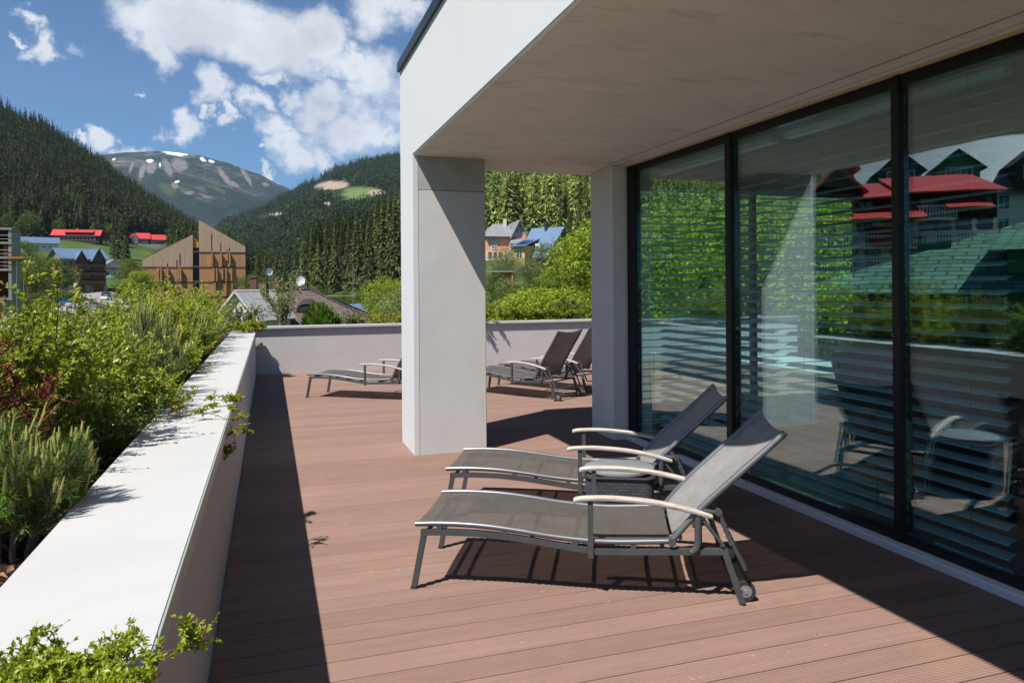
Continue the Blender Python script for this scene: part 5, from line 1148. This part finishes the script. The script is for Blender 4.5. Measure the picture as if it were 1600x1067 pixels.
MB().prism([(X(301.7), Zp(387)), (X(311.2), Zp(387)), (X(311.2), Zp(380)), (X(301.7), Zp(367.4))], .3, 12.8, 'y').build('orange_gable', 'orange_wood', h)
m = MB()
for x0_, x1_, ys_ in ((226.8, 301.5, (418, 441, 464)), (311.4, 383.6, (394.3, 417.6, 441, 464))):
    for yy in ys_: m.box(X(x0_), X(x1_), -.085, -.064, Zp(yy)-.09, Zp(yy)+.09)
m.build('floor_joint', 'black_frame', h)
MB().box(X(383.7), X(386), -.25, 13, 0, Zp(379)).build('edge_board', 'black_frame', h)
fins = [(330.5, 365, 392), (344.5, 379.5, 392), (354, 389.5, 392), (358, 386, 392), (282, 396.5, 415), (277.5, 407, 416), (263.5, 412, 416)]
for x, a, b in fins: MB().box(X(x)-.07, X(x)+.09, -.09, -.062, Zp(b), Zp(a)).build('slot_window', 'black_frame', h)
for x, a, b in [(331, 395, 413), (345, 395, 416.5), (354.5, 395, 407), (358.5, 395, 414.5), (333.5, 419, 438.5), (338, 419, 440), (347, 419, 437), (352.5, 419, 440), (361, 419, 439.5), (335, 442, 460), (352, 442, 463), (362, 442, 463),
                (250, 419, 440), (254, 419, 440), (264, 419, 440), (280, 419, 436), (283, 419, 440)]:
    MB().box(X(x)-.16, X(x)+.16, -.60, -.052, Zp(b), Zp(a)).build('fin', 'slat_timber', h)
# concrete building under construction at the left edge
c = at(0, 450, 100); u = 100/F_PX; az = px_az(0)
h = empty('concrete_building', (c.x, c.y, GZ), -az-R_(8), 'unfinished grey concrete building with open floors at the left edge of the photo', 'building')
def Zc(py): return H+azel(0, py)[1]*100-GZ
fl = [Zc(470), Zc(414), Zc(391), Zc(363), Zc(336)]
m = MB()
for z in fl: m.box(-9, 1.35, 0, 9, z-.14, z+.14)
m.build('floor_slabs', 'conc_grey', h)
for z in range(4):
    for x in (-6, -3.2, -.6, 1.1):
        MB().box(x-.15, x+.2, .1, .45, (fl[z]+.15), fl[z+1]-.15).build('pillar', 'conc_grey', h)
MB().box(.3, .82, .5, .8, fl[1]+.2, fl[3]-.2).build('brick_infill', 'brick_red', h); MB().box(-9, 1.3, .6, 8.8, 0, fl[0]-.15).build('base_wall', 'conc_grey', h)
MB().box(1.12, 1.32, .5, 8.6, fl[0]+.2, fl[4]-.2).build('side_wall', 'conc_grey', h)
MB().box(-9, 1.2, 7, 7.2, fl[0]+.2, fl[4]-.2).build('rear_wall', 'brick_red', h)
MB().box(.9, 2.9, -.3, -.1, fl[2]-.1, fl[2]+.12).box(1.2, 2.9, -.2, 6, fl[2]-.25, fl[2]-.12).build('formwork_beam', 'orange_wood', h)
for x in (1.9, 2.7):
    MB().tube([(x, 0, 0), (x, 0, fl[2]-.26)], .05, 6).build('prop', 'silver', h)
for z in (1, 2, 3): MB().box(-3, 1.1, -.02, .02, fl[z]+1.0, fl[z]+1.06).box(-3, 1.1, -.02, .02, fl[z]+.5, fl[z]+.55).build('railing', 'cream', h)
# near brown hip roof and its neighbours
D = 60; u = D/F_PX; c = at(485, 453, D); az = px_az(485)
h = empty('brown_roofed_house', (c.x, c.y, GZ), -az-R_(4), 'house with brown tiled hip roof, eyebrow dormer and chimney below the far wall', 'house'); zr = c.z-GZ
rx0, rx1 = -3.6, 0.0; E_ = zr-3.6; of = 6.6
rf = roofplane('roof', 'tile_brown', [[(rx0-2, -of, E_), (rx1+of+1, -of, E_), (rx1, 0, zr), (rx0, 0, zr)], [(rx1+of+1, -of, E_), (rx1+of+1, of, E_), (rx1, 0, zr)], [(rx1+of+1, of, E_), (rx0-2, of, E_), (rx0, 0, zr), (rx1, 0, zr)], [(rx0-2, of, E_), (rx0-2, -of, E_), (rx0, 0, zr)]], h, .1)
MB().box(rx0-1.2, rx1+of, -of+.9, of-.9, 0, E_-.15).build('wall', 'cream', h)
m = MB(); m.tube([(rx0, 0, zr+.06), (rx1, 0, zr+.06)], .11, 8)
for e in ((rx1+of+1, -of, E_+.05), (rx1+of+1, of, E_+.05)): m.tube([(rx1, 0, zr+.05), e], .10, 8)
m.build('ridge_tiles', 'tile_brown', rf)
# eyebrow dormer
vs = []; fs = []; ns = 12
for k in range(ns+1):
    a = math.pi*k/ns; x = -.0-.75*math.cos(a)*1.0; z = .52*math.sin(a); vs += [(x-.1, -3.3, E_+2.0+z), (x-.1, -1.4, E_+2.45+z*.9)]
for k in range(ns): fs.append((2*k, 2*k+1, 2*k+3, 2*k+2))
MB().add(vs, fs).build('eyebrow_dormer', 'tile_brown', rf, smooth=True)
MB().prism([(-.1-.72*math.cos(math.pi*k/ns), E_+1.95+.46*math.sin(math.pi*k/ns)) for k in range(ns+1)], -3.22, -3.1, 'y').build('dormer_window', 'winglass', rf)
for x, y, zt, w_ in ((-4.4, .2, 1.0, .24), (-2.65, -.2, .9, .24)): MB().box(x-w_, x+w_, y-.3, y+.3, zr-.6, zr+zt).box(x-w_-.06, x+w_+.06, y-.36, y+.36, zr+zt+.01, zr+zt+.10).build('chimney', 'brick_dark', rf)
def dish(px, py, D, r, tilt, label):
    c = at(px, py, D); rt = empty('satellite_dish', c, -px_az(px)+tilt, label, 'satellite dish', None); vs = []; fs = []
    for i in range(5):
        for k in range(20): rr_ = r*i/4; a = 2*math.pi*k/20; vs.append((rr_*math.cos(a), .16*r-(r*.16)*(i/4)**2, rr_*math.sin(a)*1.05))
    for i in range(4):
        for k in range(20): fs.append((i*20+k, i*20+(k+1) % 20, (i+1)*20+(k+1) % 20, (i+1)*20+k))
    MB().add(vs, fs).build('reflector', 'white_paint', rt, smooth=True); MB().tube([(0, .02, -r), (0, -r*.9, -r*.35)], .015, 6).tube([(0, -r*.9, -r*.35), (0, -r*.85, -r*.25)], .04, 8).build('feed_arm', 'silver', rt)
    MB().tube([(0, .2*r, 0), (0, .3*r, -.1), (0, .3*r, -r-.9)], .03, 6).build('mast', 'silver', rt)
dish(469, 439, 62, .40, .0, 'white satellite dish in the middle above the brown roof ridge'); dish(421, 424.5, 66, .32, R_(25), 'smaller tilted satellite dish left above the grey roof')
def aerial(px, py0, py1, D, bars, label):
    a = at(px, py0, D); b = at(px, py1, D); rt = empty('tv_aerial', a, -px_az(px), label, 'aerial'); hh = b.z-a.z; MB().tube([(0, 0, 0), (0, 0, hh)], .022, 6).build('mast', 'silver', rt); m = MB()
    for z, l0, l1 in bars: m.tube([(l0, 0, hh*z), (l1, 0, hh*z)], .014, 5); [m.tube([(l0+(l1-l0)*k/5, -.25, hh*z), (l0+(l1-l0)*k/5, .25, hh*z)], .008, 4) for k in range(6)]
    m.build('crossbar', 'silver', rt)
aerial(470, 440, 404, 62.5, [(.45, -.65, .75), (.75, -.1, .15)], 'tall thin television aerial behind the middle dish'); aerial(552, 486, 414, 55, [(.33, -2.0, .1), (.6, -.1, .4)], 'slender pole aerial right of the brown roof')
# grey roof house left of the brown one
D = 52; c = at(392, 446, D); h = empty('grey_roofed_house', (c.x, c.y, GZ), -px_az(392)-R_(30), 'pinkish house with pale grey steep roof left of the brown tiled roof', 'house'); zz = c.z-GZ-.25
gable(h, -1.5, 1.3, -1.6, 3.2, zz-1.9, 1.7, 'cream', 'roof_pale', axis='y', over=.35, z0=0)
MB().box(.15, .6, 1, 1.4, zz-1.2, zz+.4).build('chimney', 'brick_dark', h)
# small blue roofed house peeping out right of the brown roof
D = 70; c = at(535, 478, D); h = empty('blue_roofed_shed', (c.x, c.y, GZ), -px_az(535)+R_(20), 'small blue roof peeping out right of the brown tiled roof', 'shed'); gable(h, -2, 2, -2, 3, c.z-GZ-.9, .9, 'cream', 'roof_blue', over=.3, z0=0)
# orange house between column and pillar
D = 160; u = D/F_PX; c = at(795, 405, D); az = px_az(795); h = empty('orange_house', (c.x, c.y, c.z), -az+R_(12), 'orange pink villa with pale grey hipped roofs between column and pillar', 'house')
MB().box(-38*u, 0*u, -2, 7, -5, 35*u).build('wall', 'pink_wall', h); MB().box(-38.5*u, .3*u, -2.2, 7.2, -5.1, 10*u).build('ground_floor', 'white_wall', h)
MB().prism([(0.1*u, -5), (23*u, -5), (23*u, 36*u), (12*u, 58*u), (.1*u, 36*u)], -3, 6, 'y').build('gable_wing', 'pink_wall', h)
roofplane('roof', 'roof_grey', [[(-41*u, -2.8, 34*u), (4*u, -2.8, 34*u), (4*u, 2.5, 56*u), (-22*u, 2.5, 56*u)], [(-41*u, 8, 34*u), (-41*u, -2.8, 34*u), (-22*u, 2.5, 56*u)], [(4*u, 8, 34*u), (-41*u, 8, 34*u), (-22*u, 2.5, 56*u), (4*u, 2.5, 56*u)]], h)
rf = roofplane('gable_roof', 'roof_grey', [[(-3*u, 6.5, 31*u), (-3*u, -3.9, 31*u), (12*u, -3.9, 60*u), (12*u, 6.5, 60*u)], [(26*u, -3.9, 31*u), (26*u, 6.5, 31*u), (12*u, 6.5, 60*u), (12*u, -3.9, 60*u)]], h)
MB().box(-5*u, -1*u, 1.5, 2.3, 50*u, 64*u).build('chimney', 'cream', h)
windows(h, [(x*u, z*u, -2.05) for x in (-28, -24) for z in (15, 27)], .45, 1.2); windows(h, [(x*u, 2*u, -2.25) for x in (-33, -25, -17)], .6, 1.1, 'orange_wood'); windows(h, [(x*u, z*u, -3.05) for x in (9, 15) for z in (14, 39)], .7, 1.1)
MB().box(-4*u, 18*u, -4.4, -3.05, -2, 22*u).build('bay', 'pink_wall', h); roofplane('bay_roof', 'roof_grey', [[(-7*u, -5, 22*u), (21*u, -5, 22*u), (14*u, -3.1, 31*u), (0*u, -3.1, 31*u)]], h); windows(h, [(5*u, 8*u, -4.45)], 1, 1.4)
# blue roofed house
D = 148; u = D/F_PX; c = at(840, 412, D); az = px_az(840); h = empty('blue_roofed_house', (c.x, c.y, c.z), -az-R_(28), 'ochre house with steep blue metal roof and solar panels between column and pillar', 'house')
MB().box(-20*u, 26*u, -1, 8, -5, 16*u).build('wall', 'ochre_wall', h)
rf = roofplane('roof', 'roof_blue', [[(-25*u, -3, 8*u), (28*u, -3, 8*u), (34*u, 3.5, 58*u), (-25*u, 3.5, 58*u)], [(28*u, 10, 8*u), (-25*u, 10, 8*u), (-25*u, 3.5, 58*u), (34*u, 3.5, 58*u)]], h)
MB().prism([(-1, 14*u), (8, 14*u), (3.5, 54*u)], -19.5*u, 25.5*u, 'x').build('gable_wall', 'ochre_wall', h)
MB().box(-22*u, -3*u, -4.6, 1.5, -4, 27*u).build('wing', 'ochre_wall', h); w2 = roofplane('wing_roof', 'roof_blue', [[(-27*u, -5.4, 26*u), (0*u, -5.4, 26*u), (0*u, 2.2, 42*u), (-27*u, 2.2, 42*u)]], h)
MB().add([(-20*u, -4.3, 26*u+(1.1/7.6)*16*u+.12), (-4*u, -4.3, 26*u+(1.1/7.6)*16*u+.12), (-4*u, -.6, 26*u+(4.8/7.6)*16*u+.12), (-20*u, -.6, 26*u+(4.8/7.6)*16*u+.12), (-20*u, -4.3, 26*u+(1.1/7.6)*16*u+.05), (-4*u, -4.3, 26*u+(1.1/7.6)*16*u+.05), (-4*u, -.6, 26*u+(4.8/7.6)*16*u+.05), (-20*u, -.6, 26*u+(4.8/7.6)*16*u+.05)], [(0, 1, 2, 3), (7, 6, 5, 4), (0, 4, 5, 1), (1, 5, 6, 2), (2, 6, 7, 3), (3, 7, 4, 0)]).build('solar_panel', 'solar', w2)
MB().box(6*u, 14*u, -2.4, .8, 14*u, 30*u).build('dormer', 'white_wall', rf); windows(h, [(10*u, 18*u, -2.45)], .8, 1.0); MB().box(2*u, 5*u, 2.6, 3.4, 52*u, 66*u).build('chimney', 'solar', rf)
windows(h, [(8*u, 1*u, -1.05), (16*u, 1*u, -1.05)], .9, 1.5); windows(h, [(-12*u, 8*u, -4.65)], 1.2, 1.6)
# timber garden shelter below the houses
D = 96; c = at(776, 440, D); h = empty('garden_shelter', (c.x, c.y, c.z-1.2), -px_az(776), 'orange brown timber shelter with flat roof at the column side of the gap', 'shelter'); MB().box(-2.6, 2.2, -1.4, 1.6, 2.4, 2.55).build('roof', 'roof_grey', h); MB().box(-.6, 1.9, 1.0, 1.2, 0, 2.38).build('wall', 'orange_wood', h)
for x in (-2.4, 2.0): MB().box(x-.07, x+.07, -1.2, -1.05, -1, 2.39).build('post', 'orange_wood', h)
# road, parked cars
V = []
pts_ = [(150, 462), (186, 456), (212, 462), (222, 500), (200, 560), (60, 560), (30, 500), (70, 478), (120, 470)]
def rowpts():
    for t in np.linspace(0, 1, 2): pass
road = []
for py in np.linspace(456, 491, 14):
    rw = []
    for px in np.linspace(np.interp(py, [456, 470, 491], [165, 60, 10]), np.interp(py, [456, 470, 491], [196, 214, 228]), 16):
        az, e = azel(px, py); ts = np.linspace(0, 3, 1500); X_, Y_, Z_ = HL.pt(np.full(1500, az), ts); el = (Z_-H)/np.hypot(X_, Y_); k = int(np.argmin(np.abs(el-e))); rw.append((X_[k], Y_[k], Z_[k]+.22))
    road.append(rw)
Vr = [q for r in road for q in r]; me = bpy.data.meshes.new('car_park'); me.from_pydata(Vr, [], [(i*16+j, i*16+j+1, (i+1)*16+j+1, (i+1)*16+j) for i in range(13) for j in range(15)]); o = link_mesh('car_park', me, 'asphalt'); o['kind'] = 'structure'
def car(px, py, paint, rz, label):
    p, az, u = find(HL, px, py, 0); M.setdefault(paint[0], plain(paint[0], paint[1], .25, .1, .03)); h = empty('parked_car', p+Vector((0, 0, .24)), rz, label, 'car', 'cars in the village car park')
    side = [(-2.1, .35), (-2.12, .75), (-1.85, .95), (-1.1, 1.02), (.75, 1.02), (1.6, .92), (2.1, .75), (2.15, .35)]
    MB().prism(side, -.86, .86, 'y').build('body', paint[0], h, bevel=.06, smooth=True); cb = [(-1.7, .98), (-1.25, 1.42), (.15, 1.46), (.95, 1.0)]
    MB().prism(cb, -.74, .74, 'y').build('windows', 'winglass', h, bevel=.04); MB().prism([(-1.28, 1.425), (.12, 1.465), (.05, 1.50), (-1.2, 1.47)], -.68, .68, 'y').build('roof', paint[0], h)
    for x in (-1.35, 1.35):
        for y in (-.8, .8): w_ = MB().disc((x, y, .32), (0, 1, 0), .32, .2, 18).build('wheel', 'rubber', h, smooth=True); MB().disc((x, y, .32), (0, 1, 0), .18, .22, 12).build('rim', 'silver', w_)
    for y in (-.6, .6): MB().box(2.08, 2.16, y-.16, y+.16, .6, .74).build('headlight', 'white_paint', h)
for a in [(118, 468, ('car_black', (.02, .02, .025)), .3, 'black parked car at the foot of the apartment house'), (98, 480, ('car_blue', (.02, .16, .42)), .2, 'bright blue van like car in the car park'), (123, 483, ('car_white', (.7, .7, .7)), .25, 'white car right of the blue one in the car park'), (132, 474, ('car_red', (.35, .03, .03)), .2, 'dark red car behind the white one'),
          (167, 470, ('car_white', (.7, .7, .7)), 1.4, 'white car on the road right of the young conifer'), (48, 484, ('car_silver', (.35, .36, .38)), .3, 'silver car at the left of the car park'), (82, 470, ('car_dark', (.04, .04, .05)), .2, 'dark grey car at the back of the car park'), (148, 486, ('car_silver', (.35, .36, .38)), .3, 'silver car before the white one in the car park'), (166, 464, ('car_black', (.02, .02, .025)), 1.5, 'black car parked behind the white one on the road')]: car(*a)

# buildings that are only seen mirrored in the glass wall
def mroot(name, px, D, label, cat, rz, base=None):
    c = mat_(px, 450, D); az = math.atan2(c.x, c.y); return empty(name, (c.x, c.y, GZ if base is None else base), -az+rz, label, cat), c, D/F_PX
# white chalet with many red roofs.  mirrored: left in the picture = right in the world
D = 60; h, c, u = mroot('red_roofed_hotel', 1395, D, 'white and dark timber hotel with several red roofs and balconies, reflected in the glass wall', 'hotel', R_(-9))
def MZ(py): return H+(447-py)/F_PX*D-GZ
def MXX(px): return -(px-1395)*u*1.12
def mbx(x0, x1, y0, y1, z0, z1): return MB().box(min(x0, x1), max(x0, x1), y0, y1, z0, z1)
mbx(MXX(1270), MXX(1525), 0, 12, 0, MZ(345)).build('wall', 'white_wall', h)
mbx(MXX(1430), MXX(1525), -.1, 11, MZ(345), MZ(300)).build('timber_storey', 'dark_timber', h); mbx(MXX(1300), MXX(1430), -.12, 11, MZ(348), MZ(320)).build('timber_storey', 'dark_timber', h)
def mgable(x0, x1, y0, y1, zt, zb, mat='roof_red', wall='dark_timber'):
    xa, xb = sorted((MXX(x0), MXX(x1))); xm = (xa+xb)/2; MB().prism([(xa+.2, zb-1.5), (xb-.2, zb-1.5), (xb-.2, zb), (xm, zt-.2), (xa+.2, zb)], y0+.4, y1, 'y').build('gable', wall, h)
    roofplane('roof', mat, [[(xa-.4, y1, zb-.2), (xa-.4, y0-.6, zb-.2), (xm, y0-.6, zt), (xm, y1, zt)], [(xb+.4, y0-.6, zb-.2), (xb+.4, y1, zb-.2), (xm, y1, zt), (xm, y0-.6, zt)]], h, .15)
def mshed(x0, x1, y0, y1, zt, zb):
    xa, xb = sorted((MXX(x0), MXX(x1))); roofplane('roof', 'roof_red', [[(xa, y0, zb), (xb, y0, zb), (xb, y1, zt), (xa, y1, zt)]], h, .15)
mshed(1400, 1530, -1.4, 6, MZ(264), MZ(306)); mshed(1280, 1400, -1.4, 5, MZ(275), MZ(310)); mgable(1290, 1350, -1.6, 6, MZ(262), MZ(300)); mshed(1330, 1428, -2.6, 2, MZ(305), MZ(345)); mshed(1266, 1345, -2.4, 3, MZ(315), MZ(345)); mshed(1455, 1510, -2.2, 0, MZ(315), MZ(332)); mshed(1360, 1400, -2.4, 0, MZ(355), MZ(385)); mgable(1338, 1358, 3, 6, MZ(235), MZ(252))
windows(h, [(MXX(x), MZ(y), -.16) for x in (1290, 1312, 1360, 1440, 1460, 1485, 1510) for y in (362, 345)]+[(MXX(x), MZ(y), -.16) for x in (1290, 1312, 1340, 1370, 1400, 1430, 1460, 1490) for y in (400, 440)], .9, 1.5, 'brown_timber')
for x0_, x1_, y_ in ((1285, 1420, 390), (1425, 1520, 385), (1290, 1400, 430), (1420, 1470, 348), (1285, 1420, 470)):
    xa, xb = sorted((MXX(x0_), MXX(x1_))); m = MB().box(xa, xb, -1.5, -.15, MZ(y_), MZ(y_)+.15).box(xa, xb, -1.55, -1.48, MZ(y_)+1.0, MZ(y_)+1.06)
    k = int((xb-xa)/.22)
    for i in range(k): m.box(xa+i*.22, xa+i*.22+.06, -1.53, -1.49, MZ(y_)+.15, MZ(y_)+1.0)
    m.build('balcony', 'white_paint', h)
# green shingled house in front
D = 26; h, c, u = mroot('green_roofed_house', 1500, D, 'house with big green shingle roof and green walls, reflected at the right in the glass', 'house', R_(20))
def GZp(py): return H+(447-py)/F_PX*D-GZ
L_ = 10; rf = roofplane('roof', 'shingle_green', [[(-L_, -2.6, GZp(458)), (5.2, -2.6, GZp(458)), (-3.2, 3.2, GZp(322)), (-L_, 3.2, GZp(322))], [(5.2, -2.6, GZp(458)), (5.2, 8, GZp(458)), (-3.2, 3.2, GZp(322))]], h, .12)
MB().box(-L_+.6, 4.4, -1.7, 7, 0, GZp(452)).build('wall', 'green_wall', h)
MB().box(-4.4, -1.6, -1.6, 1.5, GZp(430), GZp(395)).build('dormer', 'green_wall', rf); roofplane('dormer_roof', 'shingle_green', [[(-4.9, -2.2, GZp(397)), (-1.1, -2.2, GZp(397)), (-1.1, 2.4, GZp(352)), (-4.9, 2.4, GZp(352))]], rf, .1); windows(h, [(-3, GZp(425), -1.62)], 1.6, .6)
MB().box(.3, 1.4, .4, 1.5, GZp(430), GZp(378)).build('chimney', 'green_wall', rf); windows(h, [(x, GZp(505), -1.75) for x in (-7, -4, -1, 2)], 1.0, 1.3)
# tall pale house with grey roof and dormers behind
D = 85; h, c, u = mroot('grey_roofed_hotel', 1530, D, 'tall pale hotel with blue grey roof and dark gabled dormers, reflected at upper right', 'hotel', R_(-12))
def DZ(py): return H+(447-py)/F_PX*D-GZ
rf = gable(h, -16, 12, 0, 12, DZ(300), DZ(205)-DZ(300), 'white_wall', 'roof_grey', over=.8, z0=0)
for x, mt in ((2.2, 'green_wall'), (-5.5, 'dark_timber'), (-12, 'dark_timber'), (8.3, 'dark_timber')):
    MB().prism([(x-2.2, DZ(330) if mt == 'green_wall' else DZ(300)), (x+2.2, DZ(330) if mt == 'green_wall' else DZ(300)), (x+2.2, DZ(262)), (x, DZ(238)), (x-2.2, DZ(262))], -1.2, 4, 'y').build('dormer', mt, h)
    roofplane('dormer_roof', 'dark_timber', [[(x-2.8, 4, DZ(268)), (x-2.8, -1.8, DZ(268)), (x, -1.8, DZ(236)), (x, 4, DZ(236))], [(x+2.8, -1.8, DZ(268)), (x+2.8, 4, DZ(268)), (x, 4, DZ(236)), (x, -1.8, DZ(236))]], h, .15)
    windows(h, [(x-.8, DZ(285), -1.25), (x+.8, DZ(285), -1.25)], 1.1, 1.4)
windows(h, [(x, DZ(y), -.05) for x in (-13, -9.5, -6, -2.5, 1, 4.5, 8) for y in (330, 365, 400)], 1.0, 1.5)
# white and brick house seen at the left of the reflection
D = 90; h, c, u = mroot('brick_house', 1006, D, 'white and red brick house with white eaves, reflected at the left of the glass', 'house', R_(0))
def BZ(py): return H+(447-py)/F_PX*D-GZ
MB().box(-2.6, 2.4, 0, 6, 0, BZ(410)).build('brick_wall', 'brick_red', h); MB().box(-2.7, 2.5, -.1, 6, BZ(409), BZ(375)).build('upper_wall', 'white_wall', h); MB().box(-3.4, 3.2, -.9, 6.4, BZ(374.5), BZ(365)).build('eaves', 'white_paint', h)
windows(h, [(.2, BZ(405), -.15)], 2.2, 1.6); MB().box(-2.4, -1.4, -3, -2, 0, BZ(418)).build('chimney', 'brick_red', h); roofplane('lean_to_roof', 'roof_blue', [[(-9, -8, BZ(478)), (4, -8, BZ(478)), (4, -.2, BZ(445)), (-9, -.2, BZ(445))]], h, .1)
# trees among the reflected houses
for i, (px, py, D, K, lb) in enumerate([(1180, 330, 60, T2, 'leafy tree left of the red roofed hotel, seen in the reflection'), (1240, 300, 70, T2, 'leafy tree behind the red roofed hotel, seen in the reflection'), (1090, 370, 55, T1, 'bright tree in the left part of the reflection'), (1050, 330, 75, T2, 'tree on the reflected meadow'), (1300, 250, 90, T2, 'tall leafy tree above the reflected red roofs'), (1120, 300, 90, T2, 'tree high on the reflected slope'), (1350, 250, 110, T2, 'tree between the reflected hotels'), (1440, 215, 120, T2, 'tree top behind the reflected grey roof')]):
    c = mat_(px, 450, D); hh = (H+(447-py)/F_PX*D)-GZ+1; rs.choice(K).put(Vector((c.x, c.y, GZ-1)), (hh*.8, hh*.8, hh), rs.uniform(0, 6), lb, 'tree', 'leafy trees among the reflected houses')


# ------------------------------------------------------------------ air
hz = MB().box(-6200, 6200, -6200, 6200, GZ-1, 1500).build('haze', 'white_paint'); hz.data.materials.clear()
hm = bpy.data.materials.new('haze'); hm.use_nodes = True; t_ = hm.node_tree; t_.nodes.clear(); oo = t_.nodes.new('ShaderNodeOutputMaterial'); pv = t_.nodes.new('ShaderNodeVolumePrincipled')
pv.inputs['Color'].default_value = (.55, .72, 1, 1); pv.inputs['Density'].default_value = .00004; pv.inputs['Anisotropy'].default_value = .1; t_.links.new(pv.outputs[0], oo.inputs['Volume'])
hz.data.materials.append(hm); hz['kind'] = 'stuff'; hz['label'] = 'thin bluish summer haze over the valley'
